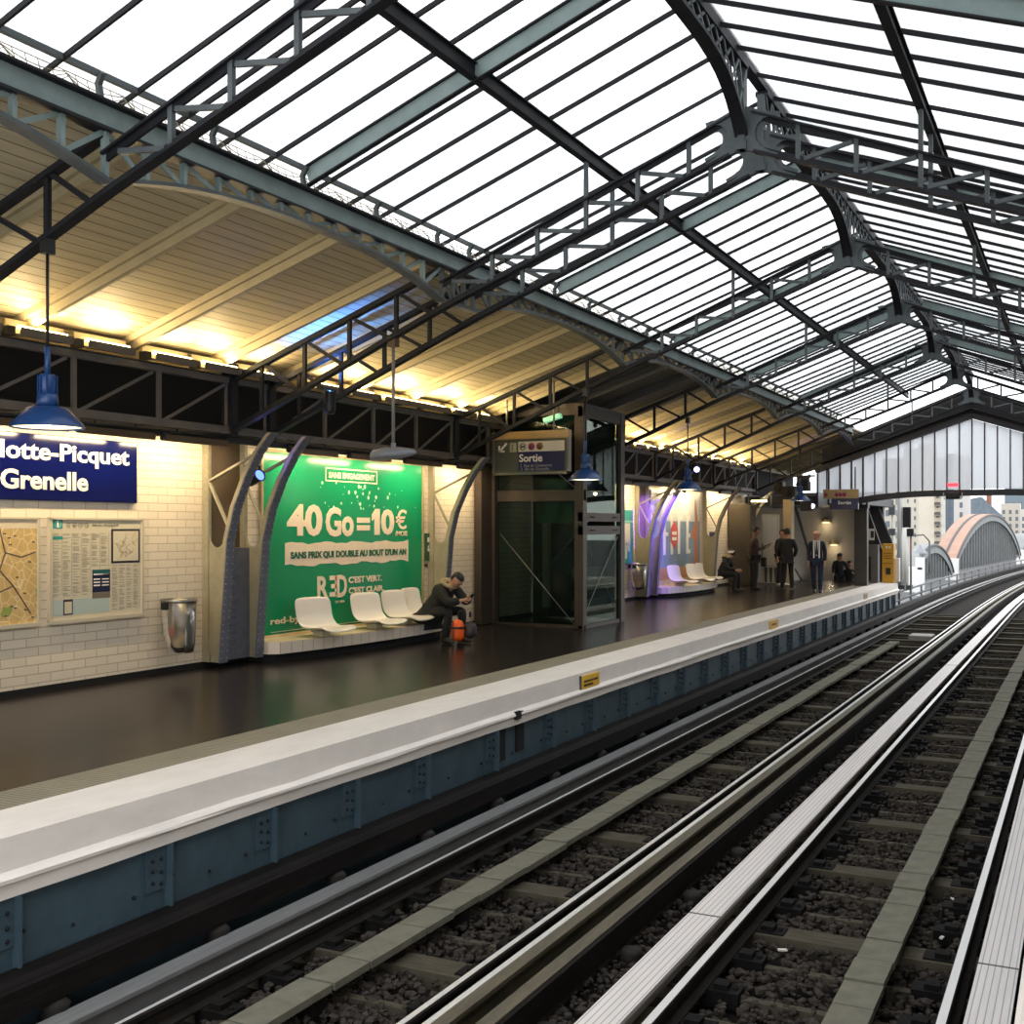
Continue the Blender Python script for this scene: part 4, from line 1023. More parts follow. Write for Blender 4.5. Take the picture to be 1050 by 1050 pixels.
# ================================================================== 10  TRACKS
YS = [2, 20, 42] + [42 + 5 * k for k in range(1, 15)]
def long_bar(name, label, cat, x, prof, m, y0=2, y1=112, group=None):
    pts = [(x + curve_x(y), y, 0) for y in [y0] + [q for q in YS if y0 < q < y1] + [y1]]
    o = MB().sweep(pts, prof).build(name, m)
    return tag(o, label, cat, group)
def rail_prof(top, h=.15):
    return [(-.065, top - h), (.065, top - h), (.065, top - h + .015), (.012, top - h + .03), (.012, top - .05), (.034, top - .035), (.034, top - .006), (.026, top), (-.026, top), (-.034, top - .006), (-.034, top - .035), (-.012, top - .05), (-.012, top - h + .03), (-.065, top - h + .015)]
ZR = -1.08
for x, l in ((-5.12, 'left rail of the far track'), (-3.625, 'right rail of the far track'), (-2.325, 'left rail of the near track'), (-.77, 'right rail of the near track')):
    o = long_bar('rail', 'steel running rail with a bright worn top, ' + l, 'rail', x, rail_prof(ZR), RUST, group='running rails')
    wt = .014 if x < -4 else .02 if x < -3 else .026
    h = MB().sweep([(x + curve_x(y), y, 0) for y in YS[:-1]], [(-wt, ZR - .012), (wt, ZR - .012), (wt, ZR + .002), (-wt, ZR + .002)]).build('worn_top', RAILM, o)
def pad(name, label, x0, x1, top, m, h=.16, edge=None):
    w = (x1 - x0) / 2; c = (x0 + x1) / 2
    o = long_bar(name, label, 'running pad', c, [(-w, top - .03), (-w * .45, top - .05), (-w * .45, top - h), (w * .45, top - h), (w * .45, top - .05), (w, top - .03), (w, top), (-w, top)], m)
    return o
pad('running_pad', 'worn grey steel running pad beside the far platform wall', -5.53, -5.36, ZR + .01, PADG)
o = pad('running_pad', 'brown-green running pad with a bright edge, right of the far track', -3.5, -3.36, ZR + .01, PADB)
MB().sweep([(-3.475 + curve_x(y), y, 0) for y in YS[:-1]], [(-.022, ZR + .0), (.022, ZR + .0), (.022, ZR + .014), (-.022, ZR + .014)]).build('bright_edge', RAILM, o)
pad('running_pad', 'pale ribbed running pad left of the near track', -2.70, -2.46, ZR + .01, PADW)
pad('running_pad', 'pale ribbed running pad along the near platform', -.65, -.40, ZR + .01, PADW)
# plate joints
m = MB()
for x0, x1, ys_ in ((-2.70, -2.46, (8.35, 26)), (-.65, -.40, (8.25, 23))):
    for y in ys_: m.box(x0, x1, y, y + .018, ZR - .02, ZR + .0135)
tag(m.build('pad_joint', mat('joint_grey', (90, 86, 84), .7)), 'narrow grey expansion joints across the pale running pads', 'joint', kind='stuff')
long_bar('guide_bar', 'dark guide bar on insulators under the far platform wall', 'guide bar', -5.63, [(-.12, -1.0), (.07, -1.0), (.07, -.84), (.02, -.79), (-.12, -.79)], TIMBER, y1=112)
long_bar('guide_bar', 'dark guide bar with a mossy top between the two tracks', 'guide bar', -3.14, [(-.055, -1.24), (.075, -1.24), (.075, -1.06), (-.055, -1.06)], TIMBER)
o = MB().sweep([(-3.155 + curve_x(y), y, 0) for y in YS], [(-.04, -1.06), (.06, -1.06), (.06, -1.048), (-.04, -1.048)]).build('mossy_cap', PADB, bpy.data.objects['guide_bar.001'])
# insulators under the guide bars
m = MB(); m.lathe([(.0, -.22), (.09, -.22), (.075, -.19), (.095, -.16), (.075, -.13), (.095, -.1), (.075, -.07), (.09, -.03), (.06, .0), (0, 0)], n=14)
ins0 = m.mesh('insulator', mat('dark_ceramic', (40, 37, 35), .7, spec=.15))
k = 0
for x, l in ((-5.6, 'under the guide bar beside the far platform'), (-2.98, 'beside the guide bar between the tracks')):
    for q in range(24):
        y = 4.95 + 1.45 * q
        o = bpy.data.objects.new('insulator', ins0); C.objects.link(o); o.location = (x, y, -1.01 if x < -4 else -1.22)
        tag(o, 'dark ribbed insulator ' + l, 'insulator', 'insulators ' + l)
# plank strips on blocks
for x0, x1, l, ys_ in ((-4.61, -4.36, 'down the middle of the far track', 31), (-1.42, -1.17, 'down the middle of the near track', 62)):
    t = thing('plank_strip', 'grey plank strip on blocks ' + l, 'planks', (0, 0, 0))
    y = 2.5; r1 = random.Random(8); k = 0
    pm = {}
    while y < ys_:
        L = r1.choice((.42, .46, .62, .74))
        if L not in pm: pm[L] = MB().box(x0, x1, 0, L - .02, -.05, 0).mesh('plank', STRIP)
        o = bpy.data.objects.new('plank', pm[L]); C.objects.link(o); o.parent = t; o.location = (r1.uniform(-.008, .008), y, -1.1 + r1.uniform(-.006, .006)); y += L; k += 1
        if k > 95: break
    bm0 = MB().box(x0 + .04, x1 - .04, 0, .14, -1.33, -1.15).mesh('support_block', IRON)
    for q in range(30 if x0 < -4 else 45):
        o = bpy.data.objects.new('support_block', bm0); C.objects.link(o); o.parent = t; o.location = (0, 3 + q * .97, 0)
# sleepers with rail chairs
wide = MB().box(-1.15, 1.15, -.13, .13, -1.4, -1.235).mesh('sleeper', SLEEP); thin = MB().box(-1.15, 1.15, -.035, .035, -1.4, -1.274).mesh('sleeper', SLEEP)
chm = MB().box(-.13, .13, -.09, .09, -1.33, -1.225); chm.box(-.05, .05, -.055, .055, -1.225, -1.19); chm.ball((.09, 0, -1.22), .022, 1); chair_mesh = chm.mesh('rail_chair', IRON)
for xc, offs, y00, tn in ((-4.375, (-.6, .6), 5.09, 'far'), (-1.55, (-.63, .63), 4.98, 'near')):
    q = 0; y = y00
    while y < 44:
        w = q % 3 == 0
        o = bpy.data.objects.new('sleeper', wide if w else thin); C.objects.link(o); o.location = (xc, y, 0)
        tag(o, ('broad weathered wooden sleeper' if w else 'narrow half-buried sleeper edge') + ' across the %s track' % tn, 'sleeper', '%s sleepers of the %s track' % ('broad' if w else 'narrow', tn))
        if y < 26:
            for d in offs:
                c = bpy.data.objects.new('rail_chair', chair_mesh); C.objects.link(c); c.parent = o; c.location = (d, 0, 0)
        q += 1; y += .623
# ballast
import numpy as np
rng = np.random.default_rng(5)
bm = bmesh.new(); bmesh.ops.create_icosphere(bm, subdivisions=1, radius=1)
iv = np.array([v.co[:] for v in bm.verts]); itri = np.array([[v.index for v in f.verts] for f in bm.faces]); bm.free()
N = 27000
yy = 4.4 + (rng.random(N) ** 1.7) * 26; xx = np.where(rng.random(N) < .46, rng.uniform(-5.0, -3.7, N), np.where(rng.random(N) < .8, rng.uniform(-2.25, -.85, N), rng.uniform(-3.1, -2.7, N)))
sz = rng.uniform(.014, .04, N) * (1 + .25 * (rng.random(N) < .08))
V = iv[None] * rng.uniform(.7, 1.25, (N, len(iv), 1)) * sz[:, None, None] * np.stack([np.ones(N), rng.uniform(.6, 1.1, N), rng.uniform(.5, .9, N)], 1)[:, None, :]
a = rng.uniform(0, 6.28, N); ca, sa = np.cos(a)[:, None], np.sin(a)[:, None]
V2 = V.copy(); V2[..., 0] = V[..., 0] * ca - V[..., 1] * sa; V2[..., 1] = V[..., 0] * sa + V[..., 1] * ca
V2[..., 0] += xx[:, None]; V2[..., 1] += yy[:, None]; V2[..., 2] += (-1.318 + rng.uniform(0, .05, N))[:, None]
me = bpy.data.meshes.new('ballast'); F = (itri[None] + (np.arange(N) * len(iv))[:, None, None]).reshape(-1, 3)
me.from_pydata(V2.reshape(-1, 3).tolist(), [], F.tolist())
me.materials.append(mat('sooty_ballast_stone', (58, 53, 49), .9, 0, 14, .6, .2, spec=.1)); me.update()
o = bpy.data.objects.new('ballast', me); C.objects.link(o); tag(o, 'dark sooty ballast stones between the rails', 'gravel', kind='stuff')
r1 = random.Random(21)
for i, (x, y, c) in enumerate(((-4.2, 6.9, 'far'), (-4.75, 5.9, 'far'), (-1.0, 10.2, 'near'), (-.98, 9.2, 'near'), (-2.0, 8.4, 'near'), (-4.65, 6.4, 'far'))):
    m = MB(); m.box(-.035, .035, -.012, .012, -.004, .008); o = m.build('paper_scrap', mat('white_scrap', (210, 206, 196), .7)); o.location = (x, y, -1.255); o.rotation_euler = (.2, .1, r1.uniform(0, 3))
    tag(o, 'tiny white scrap of litter lying on the ballast of the %s track' % c, 'litter', 'litter on the %s track' % c)

# yellow plates on the platform edge
YEL = mat('yellow_enamel', (228, 178, 36), .4, 0, 6, .1)
for y, w, l in ((13.62, .58, 'nearest the camera'), (23.3, .7, 'halfway along'), (34.2, .55, 'faded, near the far end')):
    t = thing('edge_plate', 'yellow warning plate on the white platform edge, ' + l, 'plate', (-5.725, y, -.12))
    m = MB().box(-.02, .008, -w / 2, w / 2, -.075, .09); m.build('plate', YEL if y < 30 else mat('faded_yellow', (186, 164, 120), .5), t)
    if y < 20:
        under(text('lettering', 'DANGER DE MORT', (y - w * .38, y + w * .4, -.115, -.09), 'x', -5.714, DARKP, None, bold=.0), t); under(text('lettering', 'HAUTE TENSION', (y - w * .38, y + w * .1, -.165, -.14), 'x', -5.714, DARKP, None, bold=.0), t)
        MB().box(-.022, .004, -w / 2 - .04, -w / 2, -.085, .1).build('metal_edge', STEEL, t)
    else: MB().box(.008, .011, -w * .25, w * .25, -.01, .03).build('faded_print', mat('brown_print', (120, 84, 30), .6), t)

# ================================================================== 11  PEOPLE
SKIN = mat('skin', (188, 140, 116), .55, 0, 8, .06); SKIN2 = mat('darker_skin', (120, 84, 66), .55)
def skin_mesh(name, verts, edges, m, parent, sub=2, root=0):
    """one continuous surface grown round a skeleton: verts = [(pos, radius)]"""
    bm = bmesh.new(); L = bm.verts.layers.skin.verify(); bv = []
    for p, r_ in verts:
        v = bm.verts.new(p); rr_ = r_ if isinstance(r_, tuple) else (r_, r_); v[L].radius = rr_; bv.append(v)
    bv[root][L].use_root = True
    for a, b in edges: bm.edges.new((bv[a], bv[b]))
    me = bpy.data.meshes.new(name); bm.to_mesh(me); bm.free()
    o = bpy.data.objects.new(name, me); C.objects.link(o)
    k = o.modifiers.new('skin', 'SKIN'); k.use_smooth_shade = True; k.branch_smoothing = .6
    s = o.modifiers.new('sub', 'SUBSURF'); s.levels = sub; s.render_levels = sub
    dg = bpy.context.evaluated_depsgraph_get(); new = bpy.data.meshes.new_from_object(o.evaluated_get(dg))
    bpy.data.objects.remove(o); new.materials.clear(); new.materials.append(m); new.name = name
    for p in new.polygons: p.use_smooth = True
    n = bpy.data.objects.new(name, new); C.objects.link(n)
    if parent: n.parent = parent
    return n
def V3(*a): return Vector(a)
def person(label, loc, rz, J, jacket, trousers, hair, shoe, skin=SKIN, coat_len=.0, scale=1, extras=None, hair_style='short', bulk=1.0):
    """J: joint positions in metres, x right / y forward / z up from the point on the ground"""
    t = thing('person', label, 'person', loc, rz); t.scale = (scale,) * 3
    j = {k: Vector(v) for k, v in J.items()}
    verts = []; edges = []; ix = {}
    def add(n, p, r_, to=None):
        ix[n] = len(verts); verts.append((Vector(p), r_))
        if to is not None: edges.append((ix[to], ix[n]))
    hd = j['head']; nk = j['neck']; fd = (j['face'] - hd).normalized(); up = (hd - nk).normalized()
    up = (up - fd * up.dot(fd)).normalized(); rt = fd.cross(up)
    add('pelvis', j['pelvis'], .105); add('belly', j['pelvis'].lerp(j['chest'], .5), .1, 'pelvis'); add('chest', j['chest'], .105, 'belly'); add('neck', nk, .058, 'chest')
    add('jaw', hd - up * .055 + fd * .02, .08, 'neck'); add('skull', hd + up * .025 - fd * .005, .115, 'jaw'); add('crown', hd + up * .09 - fd * .01, .085, 'skull')
    for s, c in ((-1, 'l'), (1, 'r')):
        add('sh' + c, j['sh' + c], .05, 'chest'); add('el' + c, j['el' + c], .04, 'sh' + c); add('wr' + c, j['wr' + c], .028, 'el' + c)
        fdir = (j['ha' + c] - j['wr' + c]).normalized(); palm = j['wr' + c] + fdir * .07
        add('pa' + c, palm, (.038, .018), 'wr' + c)
        ax = j.get('ax' + c, Vector((1, 0, 0))); ax = (ax - fdir * ax.dot(fdir)).normalized(); curl = fdir.cross(ax).normalized() * (1 if j.get('curl' + c, Vector((1, 0, 0))).x > 0 else -1)
        for q, (o_, l_) in enumerate(((-.03, .062), (-.01, .074), (.011, .068), (.03, .05))):
            b_ = palm + ax * o_ + fdir * .025
            add('f%d%s' % (q, c), b_, .0095, 'pa' + c); add('g%d%s' % (q, c), b_ + fdir * l_ * .55 + curl * .012, .009, 'f%d%s' % (q, c)); add('h%d%s' % (q, c), b_ + fdir * l_ * .85 + curl * .04, .0075, 'g%d%s' % (q, c))
        th_ = -1 if s > 0 else 1
        b_ = j['wr' + c] + fdir * .035 + ax * (.032 * th_); add('t0' + c, b_, .0115, 'pa' + c); add('t1' + c, b_ + fdir * .03 + ax * (.022 * th_) + curl * .015, .01, 't0' + c); add('t2' + c, b_ + fdir * .055 + ax * (.02 * th_) + curl * .03, .0085, 't1' + c)
        add('hi' + c, j['hi' + c], .08, 'pelvis'); add('kn' + c, j['kn' + c], .058, 'hi' + c); add('an' + c, j['an' + c], .042, 'kn' + c); add('to' + c, j['to' + c], .036, 'an' + c)
    skin_mesh('body', verts, edges, skin, t, 2)
    # face: nose, ears, eyes, mouth
    m = MB(); m.ball(hd + fd * .1 - up * .018, .017, 1, (1, 1, 1.3)); m.build('nose', skin, t)
    for s in (-1, 1):
        MB().ball(hd + rt * (s * .094) - up * .01, .024, 1, (.6, .8, 1.2)).build('ear', skin, t)
        MB().ball(hd + rt * (s * .034) + fd * .088 + up * .012, .012, 1).build('eye', mat('dark_eye', (30, 24, 22), .3), t)
    MB().ball(hd + fd * .088 - up * .055, .02, 1, (1.1, .5, .35)).build('mouth', mat('lips', (140, 84, 76), .5), t)
    if hair is not None:
        m = MB(); bmh = bmesh.new(); bmesh.ops.create_uvsphere(bmh, u_segments=18, v_segments=12, radius=1)
        vs = []; fs = []; keep = {}
        for v in bmh.verts:
            w = v.co
            if hair_style == 'bald' and (w.z > .25 or w.y > .15): continue
            if w.y > .15 and w.z < .5: continue
            if w.z < (-.78 if w.y < -.1 else -.15): continue
            keep[v.index] = len(vs); pos = hd + rt * (w.x * .1) + fd * (w.y * .112 - .01) + up * (w.z * .112 + .024); vs.append(pos)
        for f in bmh.faces:
            if all(v.index in keep for v in f.verts): fs.append([keep[v.index] for v in f.verts])
        bmh.free(); m.add(vs, fs, True)
        o = m.build('hair', hair, t); sm = o.modifiers.new('s', 'SOLIDIFY'); sm.thickness = .01
    # jacket
    def grow(name, names, m_, links, sub=2):
        vv = [(p, r_) for p, r_ in names]; skin_mesh(name, vv, links, m_, t, sub)
    c_, pel = j['chest'], j['pelvis']
    vv = [(pel + (c_ - pel).normalized() * -.02, (.17 * bulk, .14 * bulk)), (pel.lerp(c_, .5), (.17 * bulk, .14 * bulk)), (c_, (.175 * bulk, .145 * bulk)), (nk - (nk - c_).normalized() * .01, .088)]
    ed = [(0, 1), (1, 2), (2, 3)]
    for c in 'lr':
        k = len(vv); cuff = j['el' + c].lerp(j['wr' + c], .93)
        vv += [(j['sh' + c], .08 * bulk), (j['sh' + c].lerp(j['el' + c], .5), .066 * bulk), (j['el' + c], .058 * bulk), (cuff, .044 * bulk)]; ed += [(2, k), (k, k + 1), (k + 1, k + 2), (k + 2, k + 3)]
    if coat_len:
        k = len(vv); d = J.get('tail'); d = Vector(d) if d else pel + Vector((0, 0, -coat_len)); vv.append((d, (.18 * bulk, .14 * bulk))); ed.append((0, k))
    grow('jacket', vv, jacket, ed)
    vv = [(pel, (.15, .13))]; ed = []
    for c in 'lr':
        k = len(vv); vv += [(j['hi' + c], .105), (j['hi' + c].lerp(j['kn' + c], .5), .09), (j['kn' + c], .074), (j['kn' + c].lerp(j['an' + c], 1.1), .066)]; ed += [(0, k), (k, k + 1), (k + 1, k + 2), (k + 2, k + 3)]
    grow('trousers', vv, trousers, ed)
    for c in 'lr':
        a, b = j['an' + c], j['to' + c]; d = (b - a); d.z = 0; d.normalize()
        z0 = min(a.z, b.z)
        skin_mesh('shoe', [(a - d * .06 + V3(0, 0, -.025), (.056, .058)), (a + d * .06 + V3(0, 0, -.03), (.058, .055)), (b + d * .04 + V3(0, 0, -.0), (.046, .034))], [(0, 1), (1, 2)], shoe, t, 1)
    if extras: extras(t, j, fd, up, rt)
    return t
def standing(**k):
    J = dict(pelvis=(0, 0, .93), chest=(0, .01, 1.28), neck=(0, .01, 1.47), head=(0, .03, 1.62), face=(0, .13, 1.6),
             shl=(-.17, 0, 1.39), ell=(-.215, -.02, 1.12), wrl=(-.215, .04, .87), hal=(-.215, .06, .78), axl=(0, 1, 0),
             shr=(.17, 0, 1.39), elr=(.215, -.02, 1.12), wrr=(.215, .04, .87), har=(.215, .06, .78), axr=(0, 1, 0),
             hil=(-.1, 0, .88), knl=(-.11, .02, .49), anl=(-.11, -.02, .09), tol=(-.13, .14, .04),
             hir=(.1, 0, .88), knr=(.11, .02, .49), anr=(.11, -.02, .09), tor=(.13, .14, .04))
    J.update(k); return J
BLK = mat('black_cloth', (18, 18, 20), .8, 0, 20, .2); DKG = mat('dark_green_parka', (21, 23, 20), .8, 0, 14, .25); NVY = mat('navy_cloth', (22, 26, 40), .8, 0, 14, .2)
JEAN = mat('dark_jeans', (30, 38, 60), .8, 0, 30, .2); SHOE = mat('dark_shoe', (34, 28, 24), .5); HAIRD = mat('dark_hair', (28, 22, 18), .6, 0, 40, .3)
HAIRG = mat('grey_hair', (150, 140, 130), .6); SHIRT = mat('white_shirt', (226, 222, 216), .6); FUR = mat('pale_fur_trim', (170, 150, 116), .9, 0, 40, .35, .4)
SCREEN = mat('phone_body', (24, 24, 28), .2)
def phone(root, pos, d, name='phone', label='dark mobile phone held in both hands', w=.075, h=.15):
    d = Vector(d).normalized(); m = MB(); m.beam(Vector(pos) - d * h / 2, Vector(pos) + d * h / 2, w, .01, (0, -.3, 1))
    M = Matrix.LocRotScale(root.location, root.rotation_euler, root.scale)
    me = m.mesh(name, SCREEN); me.transform(M)
    o = bpy.data.objects.new(name, me); C.objects.link(o); rebase(o, M @ Vector(pos)); tag(o, label, 'phone'); return o
# 1 man bent over his phone on the end of the bench
J = dict(pelvis=(0, .0, .50), chest=(0, .26, .80), neck=(0, .41, .93), head=(0, .52, 1.0), face=(0, .585, .925),
         shl=(-.19, .3, .9), ell=(-.21, .5, .66), wrl=(-.09, .70, .70), hal=(-.03, .78, .73), axl=(0, .2, 1),
         shr=(.19, .3, .9), elr=(.2, .5, .66), wrr=(.09, .70, .70), har=(.03, .78, .73), axr=(0, .2, 1),
         hil=(-.1, .08, .5), knl=(-.16, .5, .52), anl=(-.16, .44, .1), tol=(-.18, .62, .045),
         hir=(.1, .08, .5), knr=(.16, .5, .52), anr=(.15, .4, .1), tor=(.17, .58, .045), tail=(0, -.13, .33))
def ex1(t, j, fd, up, rt):
    m = MB(); n = 20; nk = j['neck']
    ring = [nk + Vector((.13 * math.cos(2*math.pi*q/n), -.03 + .1 * math.sin(2*math.pi*q/n) - .02, .0 + .055 * math.sin(2*math.pi*q/n) * -1 + .02)) for q in range(n + 1)]
    m.tube(ring, .034, 8); m.ball(nk + V3(0, -.12, .03), .075, 2, (1.25, .8, .9)); m.build('fur_collar', FUR, t)
    skin_mesh('hood', [(nk + V3(0, -.1, .03), .09), (nk + V3(0, -.2, -.03), .085)], [(0, 1)], DKG, t, 2)
p1 = person('man in a dark parka with fur hood, bent over a phone beside an orange bag', (-9.27, 15.62, .04), R(-103), J, DKG, BLK, HAIRD, SHOE, SKIN, .05, 1.0, ex1, bulk=1.34)
phone(p1, (0, .80, .745), (0, .5, .5), label='dark mobile phone in the hands of the man bent over on the bench')
# his bags
t = thing('backpack', 'dark backpack standing on the floor against the bent man', 'bag', (-8.44, 15.34, .05), R(-70))
skin_mesh('bag', [((0, 0, .1), (.15, .11)), ((0, .0, .25), (.15, .12)), ((0, .0, .38), (.11, .09))], [(0, 1), (1, 2)], mat('dark_plum_nylon', (50, 40, 42), .6, 0, 10, .2), t, 2)
m = MB().tube([(-.06, 0, .44), (-.05, 0, .52), (.05, 0, .52), (.06, 0, .44)], .012, 6); m.build('handle', BLACKP, t); m = MB().box(-.11, .11, -.125, -.11, .1, .24); m.build('pocket', mat('dark_plum_nylon', (0, 0, 0)), t, .02)
ORG = mat('orange_nylon', (240, 92, 12), .5, 0, 10, .12)
t = thing('orange_bag', 'bright orange roll bag with black straps in front of the bent man', 'bag', (-8.58, 15.2, .05), R(20))
skin_mesh('bag', [((0, 0, .07), (.11, .1)), ((0, 0, .2), (.12, .1)), ((0, 0, .32), (.115, .1)), ((0, 0, .42), (.07, .06))], [(0, 1), (1, 2), (2, 3)], ORG, t, 2)
m = MB()
for z in (.29,):
    m.lathe([(.135, z - .016), (.137, z + .016)], n=20)
m.beam((-.06, -.115, .02), (-.06, -.12, .4), .02, .012, (0, 1, 0)); m.build('strap', BLACKP, t)
MB().tube([(0, .0, .45), (.02, .02, .54), (.09, .03, .55), (.12, .03, .45)], .012, 6).build('handle', BLACKP, t)
# 2 seated person in a striped cap
J = dict(pelvis=(0, .0, .52), chest=(0, .12, .84), neck=(0, .22, 1.0), head=(0, .29, 1.1), face=(0, .36, 1.04),
         shl=(-.18, .14, .94), ell=(-.22, .26, .68), wrl=(-.08, .48, .62), hal=(-.03, .55, .62), axl=(0, .2, 1),
         shr=(.18, .14, .94), elr=(.22, .26, .68), wrr=(.08, .48, .62), har=(.03, .55, .62), axr=(0, .2, 1),
         hil=(-.1, .08, .52), knl=(-.13, .48, .5), anl=(-.13, .46, .1), tol=(-.14, .62, .045),
         hir=(.1, .08, .52), knr=(.13, .48, .5), anr=(.13, .42, .1), tor=(.14, .58, .045))
def ex2(t, j, fd, up, rt):
    m = MB(); n = 16; nk = j['neck']
    m.tube([nk + Vector((.12 * math.cos(2*math.pi*q/n), -.03 + .1 * math.sin(2*math.pi*q/n), .01)) for q in range(n + 1)], .05, 8); m.build('fur_collar', FUR, t)
    h = j['head']; m = MB(); m.ball(h + up * .04, .112, 2, (1, 1.05, .95)); m.build('cap', HAIRD, t); MB().lathe([(.113, -.012), (.117, .02), (.11, .05)], h + up * .03, 18).build('cap_stripe', SHIRT, t)
p2 = person('seated person in a black coat and striped cap on the second bench', (-9.3, 31.75, .05), R(-95), J, BLK, BLK, None, SHOE, SKIN, .06, 1, ex2)
# 3 tall man with phone
p3 = person('man in a dark red-shouldered jacket standing in profile with a tablet', (-8.72, 33.1, .05), R(-55),
       standing(head=(0, .07, 1.62), face=(0, .15, 1.55), elr=(.26, .02, 1.12), wrr=(.12, .3, 1.18), har=(.08, .38, 1.22), axr=(0, .2, 1), ell=(-.26, .0, 1.12), wrl=(-.12, .28, 1.16), hal=(-.06, .36, 1.2), axl=(0, .2, 1)), mat('maroon_black_jacket', (44, 24, 24), .8, 0, 3, .5), BLK, HAIRD, SHOE, SKIN2, .1, 1.06)
phone(p3, (.0, .42, 1.25), (0, .8, .35), 'tablet', 'dark tablet held by the man before the dark cabinet', .12, .2)
t = thing('shoulder_bag', 'black shoulder bag hanging at the hip of the man with the tablet', 'bag', (-8.45, 33.2, .75), R(-55))
MB().box(-.14, .14, -.05, .05, -.02, .26).build('bag', BLK, t, .03); MB().tube([(-.13, 0, .24), (-.1, -.02, .6), (.05, -.05, .68)], .012, 6).build('strap', BLACKP, t)
# 4 and 5 two people talking
person('person in black half hidden behind the broad man', (-8.5, 35.6, .05), R(-120), standing(head=(0, .05, 1.6), face=(0, .15, 1.57)), BLK, BLK, HAIRD, mat('white_trainer', (210, 206, 200), .5), SKIN, .05, 1.03)
person('broad man in black seen from the back, standing with apart feet', (-8.02, 34.3, .04), R(15), standing(hil=(-.11, 0, .88), anl=(-.14, -.02, .09), tol=(-.18, .13, .04), anr=(.14, -.02, .09), tor=(.19, .12, .04), ell=(-.25, -.02, 1.12), wrl=(-.2, .12, .92), hal=(-.16, .18, .88), elr=(.25, -.02, 1.12), wrr=(.2, .12, .92), har=(.16, .18, .88)), BLK, BLK, HAIRD, SHOE, SKIN, .16, 1.04, bulk=1.12)
# 6 suited older man walking towards us
def ex6(t, j, fd, up, rt):
    c = j['chest']
    m = MB(); m.prism([(-.05, 1.45), (.05, 1.45), (.012, 1.04), (-.012, 1.04)], 'y', .13, .172); m.build('shirt_front', SHIRT, t)
    m = MB(); m.prism([(-.016, 1.43), (.016, 1.43), (.024, 1.1), (0, 1.05), (-.024, 1.1)], 'y', .165, .18); m.build('tie', BLACKP, t)
    m = MB().beam((-.075, .13, 1.46), (-.07, .165, .98), .035, .03, (0, 1, 0)); m.beam((.075, .13, 1.46), (.07, .165, .98), .035, .03, (0, 1, 0)); m.build('white_scarf', SHIRT, t)
person('older bald man in a dark suit and white scarf walking along the platform edge', (-6.75, 32.4, .02), R(190), standing(knl=(-.1, .06, .49), anl=(-.1, .06, .1), tol=(-.1, .22, .05), knr=(.08, -.0, .49), anr=(.07, -.12, .12), tor=(.07, .04, .045), head=(0, .05, 1.62), face=(.01, .15, 1.57)), NVY, JEAN, HAIRG, BLACKP, SKIN, .08, 1.03, ex6, 'bald')
# 7 and 8 people on the stairs
person('person in a black coat reaching out on the stairs at the far end', (-7.8, 41.2, -.72), R(200), standing(elr=(.22, .1, 1.14), wrr=(.24, .25, .98), har=(.24, .33, .95), ell=(-.27, .1, 1.16), wrl=(-.42, .22, 1.02), hal=(-.48, .27, .97), head=(0, .08, 1.58), face=(0, .17, 1.5)), BLK, BLK, HAIRD, SHOE, SKIN, .3)
person('small person in black lower down the stairs at the far end', (-7.6, 42.0, -1.05), R(200), standing(), BLK, BLK, HAIRD, SHOE, SKIN, .3)

# ================================================================== 12  THE FAR END
def X_at(u, y): return pt(u, 540, y=y).x
def Z_at(u, v, y): return pt(u, v, y=y).z
t = thing('cabinet', 'tall dark brown cabinet against the wall behind the seated person in a striped cap', 'cabinet', (-9.65, 35.1, .09))
DB = mat('dark_brown_panel', (64, 56, 46), .35, 0, 1.2, .2)
part(MB().box(-10.0, -9.28, 34.9, 35.5, .09, 2.62), 'body', DB, t, .01); part(MB().box(-9.97, -9.31, 34.88, 34.9, .2, 2.55), 'door', DB, t); part(MB().box(-9.38, -9.36, 34.85, 34.88, 1.1, 1.4), 'handle', STEEL, t)
t = thing('display_panel', 'white illuminated display panel right of the dark cabinet', 'panel', (-9.0, 36.0, .09))
xa_, xb_ = -9.22, -8.68
part(MB().box(xa_, xb_, 35.95, 36.1, .12, 2.3), 'frame', mat('pale_grey_frame', (186, 184, 176), .4), t); part(MB().box(xa_ + .05, xb_ - .05, 35.93, 35.95, .7, 2.22), 'poster', mat('pale_grey_print', (196, 198, 200), .3, 0, 1.5, .08), t)
m = MB()
for q in range(3): m.prism([(xa_ + .08 + q * .16, .62), (xa_ + .2 + q * .16, .62), (xa_ + .17 + q * .16, .15), (xa_ + .11 + q * .16, .15)], 'y', 35.93, 35.95)
part(m, 'dark_feet', mat('dark_grey_print', (70, 70, 72), .4), t)
t = thing('lamp_box', 'small lit bracket sign high above the white display panel', 'lamp', (-9.2, 35.8, 2.6))
part(MB().box(-9.62, -8.85, 35.75, 35.8, 2.5, 2.54).box(-9.62, -9.58, 35.75, 35.8, 2.54, 2.95).box(-8.89, -8.85, 35.75, 35.8, 2.54, 2.95).beam((-9.55, 35.77, 2.58), (-8.95, 35.77, 2.92), .04, .04), 'frame', STEEL, t)
part(MB().tube([(-9.5, 35.76, 2.72), (-9.0, 35.76, 2.72)], .03), 'tube', TUBEN, t)
light('tube_light', 'AREA', (0, -.05, .3), 5, (1, .8, .48), t, (.6, .1), (.2, .3, -.8))
struct(MB().box(-8.62, -8.36, 36.3, 36.7, .05, 3.1).build('wall_pier', mat('cream_pier', (206, 184, 140), .5, 0, 3, .08)), 'cream pier at the end of the tiled wall')
STW = mat('grey_beige_stair_wall', (146, 136, 120), .55, 0, .9, .07)
